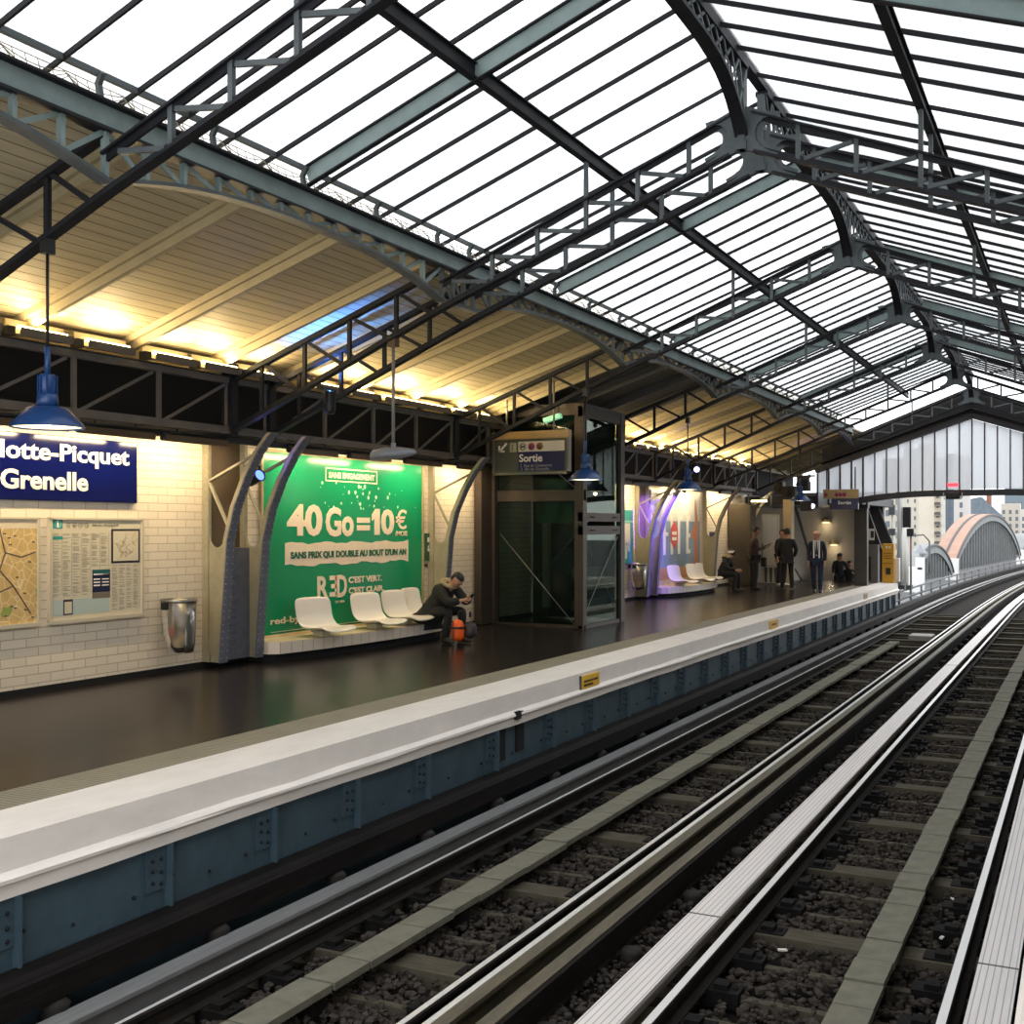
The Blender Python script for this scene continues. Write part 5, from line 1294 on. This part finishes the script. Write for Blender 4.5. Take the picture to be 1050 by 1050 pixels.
struct(MB().box(-11.0, -6.62, 43.4, 43.6, -3.2, 3.2).build('wall_back', STW), 'grey-beige wall behind the stairs at the far end')
struct(MB().box(-11.2, -10.95, 37.2, 43.6, -3.2, 3.2).build('wall_stair_side', STW), 'side wall of the stairs')
struct(MB().box(-11.0, -6.3, 37.0, 43.6, 2.62, 2.9).build('ceiling_stairs', BLACKP), 'dark soffit above the stairs')
struct(MB().box(-8.9, -6.62, 40.6, 40.8, -3, -.02).build('trim_5', STW), 'edge of the stair opening')
m = MB()
for q in range(12): m.box(-10.6, -6.65, 40.8 + q * .28, 41.08 + q * .28, -3, -.15 - .17 * q)
struct(m.build('floor_stairs', mat('stair_tread', (70, 66, 62), .7)), 'stairs going down at the far end')
for u, v in ((847, 533), (855, 556)):
    p = pt(u, v, y=43.3)
    t = thing('wall_lamp', 'small warm half-round wall lamp on the stair wall, ' + ('upper' if v < 540 else 'lower') + ' of the two', 'lamp', p)
    MB().lathe([(.0, -.1), (.16, -.1), (.15, .02), (.06, .1), (0, .11)], n=16).build('shade', mat('brass_shade', (140, 120, 80), .4), t)
    MB().lathe([(0, -.115), (.14, -.11), (.15, -.09)], n=16).build('diffuser', mat('lit_diffuser', (255, 240, 210), .5, emit=(255, 226, 170), estr=4), t)
    light('bulb', 'POINT', (0, -.25, -.3), 6, (1, .82, .55), t, (.04, .1))
t = thing('handrail', 'dark sloping handrail of the stairs behind the two people talking', 'handrail', (-8.6, 40, 0))
part(MB().beam((X_at(812, 40), 40, Z_at(812, 508, 40)), (X_at(833, 40), 40, Z_at(833, 578, 40)), .08, .12, (0, 1, 0)), 'rail', BLACKP, t)
p = (X_at(812, 40), Z_at(812, 508, 40)); q = (X_at(833, 40), Z_at(833, 578, 40))
m = MB(); m.prism([p, q, (q[0] + .1, .0), (p[0] - .05, 0)], 'y', 40.02, 40.08); part(m, 'side_panel', mat('grey_stair_panel', (120, 112, 100), .5), t)
m = MB().beam((X_at(815, 39.6), 39.6, Z_at(815, 583, 39.6)), (X_at(822, 39.6), 39.6, .06), .05, .05, (0, 1, 0)); part(m, 'lower_rail', BLACKP, t)
# hanging line sign and speaker cluster
t = thing('direction_sign', 'hanging beige and navy line sign at the far end under the gable', 'sign', (X_at(862, 36), 36, 2.6))
xa_, xb_ = X_at(844, 36), X_at(880, 36)
part(MB().box(xa_, xb_, 36, 36.12, 2.78, 3.06), 'upper_case', mat('beige_sign_case', (0, 0, 0)), t); part(MB().box(xa_ + .25, xb_, 36, 36.1, 2.44, 2.78), 'navy_face', mat('navy_sign_panel', (0, 0, 0)), t)
m = MB()
for q, uu in enumerate((858, 862, 866, 847)): m.lathe([(0, -.004), (.06, -.003), (.06, 0)], (X_at(uu, 36), 35.995, 2.9), 14, True, 'y')
part(m, 'line_discs', mat('disc_150', (150, 40, 84), .4), t)
ytext(t, 'lettering', 'Sortie', xa_ + .45, xa_ + .85, 2.6, 2.7, LETW, 35.99)
for x in (xa_ + .1, xb_ - .1): part(MB().tube([(x, 36.06, 3.06), (x, 36.06, 3.75)], .02), 'hanger_rod', STEELD, t)
t = thing('speaker_cluster', 'cluster of black loudspeaker boxes hung at the far end left of the line sign', 'speaker', (-7.9, 35.2, 3.0))
for a in ((-8.35, -7.95, 35.0, 35.4, 2.75, 3.15), (-7.9, -7.55, 35.0, 35.4, 3.0, 3.45), (-8.6, -8.35, 35.1, 35.5, 2.9, 3.3), (-7.85, -7.5, 35.2, 35.5, 2.4, 2.75)): part(MB().box(*a), 'speaker_box', BLACKP, t, .02)
m = MB()
for x, z in ((-8.15, 2.95), (-7.72, 3.22), (-8.47, 3.1)): m.lathe([(0, -.01), (.11, -.02), (.13, 0)], (x, 34.99, z), 16, True, 'y')
part(m, 'cone', STEELD, t); part(MB().beam((-8.6, 35.3, 3.46), (-7.4, 35.3, 3.46), .05, .05), 'bar', BLACKP, t)

# gable
GY = 36.6
GM = mat('dark_gable_steel', (40, 38, 42), .5)
def g_top(x): return 5.12 - .335 * abs(x - CX)
def g_bot(x):
    d = abs(x - CX); return 3.02 - (.018 * max(0, d - 1.2) ** 2.4 if d > 1.2 else 0)
def arch_low(x): 
    d = abs(x - CX); return 2.98 - .03 * max(0, d - .8) ** 2.1
GG = glassy('milky_gable_glass', .12, (.74, .76, .8), (.57, .585, .61), .02, .2, True, .08, 0)
xs_ = [-7.6 + .35 * q for q in range(27)]
m = MB(); vs = []
for x in xs_: vs += [(x, GY, arch_low(x) + .05), (x, GY, g_top(x))]
m.add(vs, [(2*i, 2*i+2, 2*i+3, 2*i+1) for i in range(len(xs_) - 1)])
gable = struct(m.build('window_gable', GG), 'milky glazed end gable with dark upright bars')
for i, x in enumerate(xs_):
    w = .05 if x < -5.9 else .034
    MB().box(x - w / 2, x + w / 2, GY - .05, GY + .03, arch_low(x), g_top(x)).build('mullion', GM, gable)
m = MB()
for s in (-1, 1): m.prism([(CX, 5.2), (CX + s*4.4, 5.2 - .335*4.4), (CX + s*4.4, 6.1 - .39*4.4), (CX, 6.1)], 'y', GY - .01, GY + .03)
struct(m.build('wall_gable_board', mat('dark_boarding', (34, 31, 30), .7)), 'dark boarding above the glazed gable')
t = thing('gable_beam', 'dark shallow-arched beam carrying the glazed end gable', 'beam', (CX, GY, 2.9))
xf = [-7.2 + .3 * q for q in range(29)]
m = MB().sweep([(x, GY, arch_low(x) - .06) for x in xf], [(-.14, -.09), (.14, -.09), (.14, .09), (-.14, .09)]); part(m, 'beam', GM, t)
for s in (-1, 1):
    d0, d1 = .0, 4.6
    part(MB().beam((CX, GY - .02, 5.22), (CX + s * 4.6, GY - .02, 5.22 - .335 * 4.6), .3, .16), 'sloping_rafter', GM, t)
    part(MB().beam((CX, GY - .25, 5.42), (CX + s * 4.4, GY - .25, 5.42 - .345 * 4.4), .4, .05), 'soffit_board', STEELD, t)
t = thing('gable_post', 'dark steel post carrying the left end of the gable beam', 'post', (-6.45, 37.4, 0))
part(MB().box(X_at(877, 38), X_at(890, 38), 37.8, 38.1, 0, 2.6), 'post', mat('dark_taupe_steel', (66, 60, 54), .5, 0, 4, .15), t)
part(MB().box(X_at(877, 38) - .03, X_at(890, 38) + .03, 37.77, 38.13, 2.5, 2.75), 'cap', GM, t)
t = thing('red_reflection_box', 'black box under the middle of the gable beam with an added red reflection glow', 'lamp', pt(977, 503, y=36.4))
MB().box(-.2, .2, -.08, .08, -.24, -.04).build('box', BLACKP, t, .03); MB().tube([(-.26, 0, -.06), (-.24, 0, -.25), (.24, 0, -.25), (.26, 0, -.06)], .016, 6).build('cage', mat('pale_cage', (150, 150, 150), .4), t)
MB().box(-.15, .15, -.05, .05, .12, .22).build('lamp', mat('red_reflection_glow', (255, 60, 70), .4, emit=(255, 50, 60), estr=3), t)  # glowing box added in place of a red reflection on the gable glass

# kit at the very end of the platform
t = thing('ticket_machine', 'narrow yellow machine at the end of the platform', 'machine', (X_at(910, 40.2), 40.2, .02))
xa_, xb_ = X_at(904.5, 40.1), X_at(916.5, 40.1)
part(MB().box(xa_, xb_, 40.1, 40.45, .02, 1.34), 'body', mat('yellow_machine_paint', (206, 150, 26), .4, 0, 3, .08), t, .01)
m = MB().box(xa_ + .12, xb_ - .1, 40.085, 40.1, .3, .52); part(m, 'screen', BLACKP, t)
m = MB()
for q in range(5): m.box(xa_ + .05 + q * .065, xa_ + .09 + q * .065, 40.09, 40.1, .66, .7)
for z in (.84, .92, 1.0): m.box(xa_ + .06, xb_ - .06, 40.09, 40.1, z, z + .02)
part(m, 'print', mat('brown_machine_print', (130, 86, 20), .5), t); m = MB().box(xa_ + .12, xa_ + .17, 40.09, 40.1, 1.18, 1.26).box(xa_ + .22, xa_ + .27, 40.09, 40.1, 1.18, 1.26); part(m, 'number', LETW, t)
part(MB().box(xb_ - .02, xb_ + .14, 40.3, 40.6, .05, .85), 'white_side', WHITEP, t)
t = thing('equipment_box', 'grey cabinet left of the yellow machine', 'cabinet', (X_at(894, 40.2), 40.2, .02))
part(MB().box(X_at(888, 40.2), X_at(900, 40.2), 40.2, 40.6, .02, 1.3), 'body', mat('grey_cabinet', (104, 98, 92), .5), t); part(MB().box(X_at(890, 40.2), X_at(893, 40.2), 40.18, 40.2, .1, .9), 'dark_door', BLACKP, t)
t = thing('wall_notice', 'small white notice on the dark wall above the grey cabinet', 'sign', pt(893, 548, y=41))
MB().box(-.1, .12, -.02, 0, -.2, .2).build('notice', WHITEP, t); MB().box(.0, .1, -.025, -.02, -.12, .12).build('dark_print', BLACKP, t)
t = thing('escalator', 'dark sloping escalator side rising away behind the yellow machine', 'escalator', (X_at(900, 41.5), 41.5, 0))
a_, b_ = pt(893, 516, y=41.5), pt(912, 566, y=41.5)
part(MB().beam(a_, b_, .4, .34, (0, 1, 0)), 'truss', mat('black_escalator', (22, 22, 26), .4), t)
part(MB().beam(a_ + Vector((-.16, -.22, .1)), b_ + Vector((-.2, -.22, .1)), .03, .04, (0, 1, 0)), 'handrail', mat('pale_handrail', (200, 200, 204), .3), t)
part(MB().beam(a_ + Vector((.2, -.2, .1)), b_ + Vector((.2, -.2, .1)), .05, .05, (0, 1, 0)), 'handrail', STEEL, t)
part(MB().box(X_at(884, 41.8), X_at(906, 41.8), 41.7, 41.9, -.2, 2.7), 'dark_backing', mat('dark_wall_panel', (40, 36, 34), .5), t)

# ================================================================== 13  OUTSIDE
def bld(name, label, u0, u1, vtop, y, col, deep=8, win=None, base=-8, extra=None):
    """a facade block; win = (horizontal pitch, storey height, window width, window height)"""
    col = tuple(int(c * .86) for c in col)
    xa_, xb_ = X_at(u0, y), X_at(u1, y); zt = Z_at((u0 + u1) / 2, vtop, y)
    t = thing(name, label, 'building', ((xa_ + xb_) / 2, y, base))
    part(MB().box(xa_, xb_, y, y + deep, base, zt), 'wall', mat('facade_%d_%d_%d' % col, col, .8, 0, .12, .06), t)
    W_ = mat('window_dark_glass', (104, 110, 118), .4)
    if win:
        px_, pitch, w, h = win
        n = max(1, int((xb_ - xa_) / px_))
        for i in range(n):
            x = xa_ + (xb_ - xa_) * (i + .5) / n
            z = base + pitch * .3
            while z + h < min(zt - .4, 19):
                part(MB().box(x - w / 2, x + w / 2, y - .1, y + .02, z, z + h), 'window', W_, t); z += pitch
    if extra: extra(t, xa_, xb_, zt, y)
    return t
bld('apartment_building', 'pale building at the left behind the signal mast', 905, 926, 470, 330, (226, 220, 204), win=(2.6, 3.1, 1.1, 1.7))
bld('apartment_building', 'cream tower with three columns of small windows', 927, 942, 460, 420, (240, 234, 218), win=(1.7, 3.0, .6, 1.3))
bld('apartment_building', 'blank cream tower front', 942, 958, 455, 385, (250, 240, 222))
def balc(t, xa_, xb_, zt, y):
    m = MB()
    for q in range(7):
        z = -6.4 + q * 3.1
        part(MB().box(xa_ + .1, xb_ - .1, y - 1.1, y, z, z + .2), 'balcony', mat('balcony_slab', (170, 160, 144), .7), t)
        m = MB().box(xa_ + .1, xb_ - .1, y - 1.12, y - 1.08, z + .2, z + 1.1); part(m, 'railing', mat('balcony_rail', (90, 88, 86), .6), t)
bld('apartment_building', 'cream building with stacked balconies', 958, 965, 470, 385, (224, 210, 184), extra=balc, win=(1.3, 3.1, .8, 1.9))
bld('apartment_building', 'narrow white building between the balconies and the blue glass strip', 965, 969.5, 470, 385, (246, 242, 234))
bld('office_building', 'blue-grey glass strip building', 969.5, 978, 465, 385, (110, 128, 142), win=(.9, 3.1, .6, 2.4))
bld('apartment_building', 'tall pale building right of the blue glass strip', 978, 993, 468, 385, (236, 232, 226), win=(2.2, 3.1, .9, 1.7))
def mans(t, xa_, xb_, zt, y):
    m = MB(); m.prism([(xa_, zt), (xb_, zt - 3.5), (xb_, zt + 1), (xa_ + 5, zt + 9), (xa_, zt + 8)], 'y', y - .4, y + 7.5); part(m, 'slate_roof', mat('grey_slate', (112, 124, 134), .7, 0, .5, .2), t)
    part(MB().box(xa_ + 7, xa_ + 9, y + 1, y + 4, zt, zt + 11), 'chimney', mat('terracotta', (150, 104, 88), .8), t)
    part(MB().box(xa_, xb_, y - 1.2, y, zt - 7, zt - 6.6), 'balcony', mat('balcony_slab', (0, 0, 0)), t)
bld('apartment_building', 'low pale building with a sloping grey slate roof, behind the bridge arch', 993, 1027, 531, 525, (228, 222, 212), win=(2.4, 3.1, 1.0, 1.8), extra=mans)
bld('apartment_building', 'cream building at the right edge of the opening', 1026, 1046, 516, 560, (226, 218, 204), win=(2.6, 3.1, 1.1, 1.8))
bld('office_building', 'distant blue-grey block at the right edge behind the cream building', 1030, 1075, 500, 720, (140, 156, 168), win=(3.2, 3.2, 2, 1.8))
bld('apartment_building', 'pale building at the right edge, cut by the frame', 1046, 1075, 522, 560, (236, 230, 220), win=(2.6, 3.1, 1.1, 1.8))
struct(MB().box(-400, 400, 44, 900, -9, -8).build('floor_street', mat('street_asphalt', (62, 62, 64), .9, 0, .2, .1)), 'street below the viaduct')

# steel bridge arches
COP = mat('pinkish_copper_plate', (160, 126, 108), .6, 0, 1.2, .12); BRS = mat('grey_bridge_steel', (128, 132, 132), .6, 0, 2, .15); BRD = mat('dark_bridge_steel', (74, 76, 78), .6)
def bridge(label, p0, p1, h, w, name='bridge_arch', copper=True, n=28):
    """an arched main girder from p0 to p1 (ground points); h rise, w top width"""
    p0 = Vector(p0); p1 = Vector(p1); d = (p1 - p0); L = d.length; d.normalize(); sx = d.cross(Vector((0, 0, 1))).normalized()
    t = thing(name, label, 'bridge', p0)
    pts = []
    for q in range(25):
        u = q / 24; pts.append(p0 + d * (L * u) + Vector((0, 0, h * (1 - (2 * u - 1) ** 2) ** .8 + .3)))
    a = MB().sweep(pts, [(-w / 2, -.08), (w / 2, -.08), (w / 2, .08), (-w / 2, .08)]); part(a, 'arch_top', COP if copper else BRS, t)
    if copper: part(MB().sweep([p + Vector((0, 0, .1)) for p in pts[1:13]], [(-.08, -.03), (.08, -.03), (.08, .05), (-.08, .05)]), 'dark_seam', BRD, t)
    a = MB().sweep([p + sx * (w / 2) for p in pts], [(-.05, -.55), (.05, -.55), (.05, -.02), (-.05, -.02)]); part(a, 'arch_rim', BRS, t)
    a = MB().sweep([p + sx * (w / 2 + .06) + Vector((0, 0, -.05)) for p in pts], [(-.06, -.06), (.06, -.06), (.06, .06), (-.06, .06)]); part(a, 'dark_edge', BRD, t)
    for q in range(1, n):
        u = q / n; z = h * (1 - (2 * u - 1) ** 2) ** .8 + .1
        b_ = p0 + d * (L * u) + sx * (w / 2 - .1)
        if z > .5: part(MB().beam(b_, b_ + Vector((0, 0, z)), .12, .16, tuple(d)), 'rib', BRS, t)
    a = MB(); vs = [p0 + sx * (w / 2 - .3), p1 + sx * (w / 2 - .3)]
    m = MB(); vv = []
    for p in pts: vv += [Vector((p.x, p.y, p0.z)) + sx * (w / 2 - .35), p + sx * (w / 2 - .35) - Vector((0, 0, .1))]
    m.add(vv, [(2*i, 2*i+2, 2*i+3, 2*i+1) for i in range(24)]); part(m, 'web_sheet', BRD, t)
    e = p0 + sx * 0
    part(MB().beam(p0 + sx * (w / 2 - .1) - d * .2 + Vector((0, 0, -.6)), p0 + sx * (w / 2 - .1) - d * .2 + Vector((0, 0, 1.0)), .9, .5, tuple(d)), 'end_pier', mat('white_bridge_pier', (222, 222, 220), .7), t)
    return t
q0 = pt(966, 586, y=92); q1 = pt(1037, 574, y=132)
bridge('big bridge arch with a pinkish copper top and grey ribbed side', (q0.x, q0.y, q0.z), (q1.x, q1.y, q0.z + .2), 4.1, 1.7)
q0 = pt(929, 597, y=76); q1 = pt(971, 589, y=88)
bridge('low grey bridge arch in front of the copper-topped one', (q0.x, q0.y, q0.z), (q1.x, q1.y, q0.z), 2.0, .8, copper=False, n=14)
q0 = pt(1040, 573, y=137); q1 = pt(1060, 571, y=149)
bridge('small distant bridge arch at the right edge', (q0.x, q0.y, q0.z), (q1.x, q1.y, q0.z), 2.4, 1.6, copper=False, n=10)

# lineside: railing, masts, lantern, signal boxes
RL = mat('grey_railing', (120, 124, 126), .5); 
t = thing('lineside_railing', 'grey railing and cable trays curving along the viaduct beyond the platform', 'railing', (-6.2, 41.5, -.9))
ry = [41.2 + 3 * q for q in range(24)]
for z, h in ((-.8, .06), (-.5, .05), (-1.05, .18)):
    part(MB().sweep([(-6.2 - .02 * (y - 41) * 0 + curve_x(y), y, z) for y in ry], [(-.05, -h/2), (.05, -h/2), (.05, h/2), (-.05, h/2)]), 'rail' if z > -.9 else 'cable_tray', RL if z > -.5 else BRD, t)
for y in ry: part(MB().box(-6.24 + curve_x(y), -6.16 + curve_x(y), y - .04, y + .04, -1.4, -.48), 'post', RL, t)
part(MB().sweep([(-5.95 + curve_x(y), y, -1.15) for y in ry], [(-.12, -.1), (.12, -.1), (.12, .1), (-.12, .1)]), 'cable_tray', BRD, t)
def mast(name, label, cat, u, v0, v1, y, r_, m_):
    p, q = pt(u, v0, y=y), pt(u, v1, y=y); t = thing(name, label, cat, (p.x, y, min(p.z, q.z)))
    part(MB().tube([(p.x, y, p.z), (p.x, y, q.z)], r_, 10), 'pole', m_, t)
    part(MB().box(p.x - r_ * 2, p.x + r_ * 2, y - r_ * 2, y + r_ * 2, min(p.z, q.z), min(p.z, q.z) + .15), 'foot', BRD, t); return t
GP = mat('pale_grey_mast', (168, 170, 168), .5)
t = mast('signal_mast', 'pale grey mast with dark panels just beyond the yellow machine', 'mast', 922.5, 505, 604, 44, .1, GP)
xa_, xb_ = X_at(926, 44), X_at(934, 44); part(MB().box(xa_, xb_, 43.9, 44.1, Z_at(930, 541, 44), Z_at(930, 520, 44)), 'dark_panel', BLACKP, t)
part(MB().beam((X_at(922, 44), 44, Z_at(922, 530, 44)), (xa_, 44, Z_at(922, 530, 44)), .05, .05), 'arm', GP, t)
t = mast('signal_post', 'white post with a small dark signal box right of the grey mast', 'mast', 928, 541, 604, 46, .13, mat('white_post', (214, 214, 210), .5))
xa_, xb_ = X_at(930, 46), X_at(937, 46); part(MB().box(xa_, xb_, 45.9, 46.1, Z_at(933, 550, 46), Z_at(933, 542, 46)), 'signal_box', BLACKP, t); part(MB().tube([(X_at(934, 46), 46, Z_at(934, 550, 46)), (X_at(934, 46), 46, Z_at(934, 604, 46))], .035), 'stem', mat('brown_stem', (120, 92, 80), .6), t)
t = mast('signal_post', 'thin post with two grey boxes left of the grey mast', 'mast', 915, 516, 600, 45, .03, GP)
for v0, v1 in ((518, 528), (542, 549)): part(MB().box(X_at(911.5, 45), X_at(918, 45), 44.9, 45.1, Z_at(915, v1, 45), Z_at(915, v0, 45)), 'signal_box', mat('dark_grey_box', (84, 92, 100), .5), t)
p = pt(943.5, 590, y=60)
t = thing('white_cabinet', 'white lantern-topped trackside cabinet in front of the low bridge arch', 'cabinet', p)
MB().box(-.2, .2, -.2, .2, -1.2, .9).build('body', mat('white_cabinet_paint', (224, 226, 226), .5), t); MB().box(-.1, .12, -.22, -.2, .3, .4).build('dark_slot', BLACKP, t)
MB().lathe([(.36, 1.1), (.25, 1.25), (.12, 1.35), (.05, 1.5), (0, 1.55)], n=12).build('lantern_roof', mat('grey_lantern_roof', (130, 134, 140), .5), t); MB().box(-.04, .04, -.04, .04, .9, 1.12).build('neck', GP, t)
t = mast('street_lamp', 'thin curved street lamp above the white trackside cabinet', 'lamp', 953, 555, 590, 66, .05, BRD)
q = pt(953, 555, y=66); part(MB().tube([q, q + Vector((-.3, 0, .35)), q + Vector((-.9, 0, .3))], .04, 6), 'arm', BRD, t)
p = pt(895, 622, y=41)
t = thing('track_box', 'small pale box between the rails of the far track near the platform end', 'box', (-4.1, 33.5, -1.24))
MB().box(-.3, .3, -.4, .4, -.02, .14).build('case', mat('pale_track_box', (150, 150, 142), .6), t, .02); MB().box(-.12, .4, .5, .62, 0, .06).build('bar', GP, t)

# ================================================================== 14  SKY, SUN, CAMERA
w = bpy.data.worlds.new('overcast'); bpy.context.scene.world = w; w.use_nodes = True
nt = w.node_tree; bg = nt.nodes['Background']
tc = nt.nodes.new('ShaderNodeTexCoord'); mp = nt.nodes.new('ShaderNodeMapping'); mp.inputs['Scale'].default_value = (1, 1, 3)
n = nt.nodes.new('ShaderNodeTexNoise'); n.inputs['Scale'].default_value = 2.2; n.inputs['Detail'].default_value = 5
nt.links.new(tc.outputs['Generated'], mp.inputs[0]); nt.links.new(mp.outputs[0], n.inputs[0])
cr = nt.nodes.new('ShaderNodeValToRGB'); cr.color_ramp.elements[0].position = .38; cr.color_ramp.elements[0].color = (.80, .84, .89, 1); cr.color_ramp.elements[1].position = .62; cr.color_ramp.elements[1].color = (1, .99, .98, 1)
nt.links.new(n.outputs[0], cr.inputs[0]); nt.links.new(cr.outputs[0], bg.inputs[0]); bg.inputs[1].default_value = 2.7

sc = bpy.context.scene
cam = bpy.data.cameras.new('camera'); co = bpy.data.objects.new('camera', cam); C.objects.link(co)
cam.sensor_width = 36; cam.lens = 36 * F_PX / 1050; cam.shift_y = (VH - 525) / 1050
cam.clip_start = .02; cam.clip_end = 2000
co.location = (0, 0, ZC); co.rotation_euler = (R(90), 0, TH)
sc.camera = co
sc.view_settings.view_transform = 'Standard'; sc.view_settings.look = 'None'; sc.view_settings.exposure = 0; sc.view_settings.gamma = 1
sc.cycles.max_bounces = 6; sc.cycles.transparent_max_bounces = 12; sc.cycles.diffuse_bounces = 3; sc.cycles.glossy_bounces = 3
sc.cycles.sample_clamp_indirect = 6; sc.cycles.use_denoising = True; sc.cycles.caustics_reflective = False; sc.cycles.caustics_refractive = False
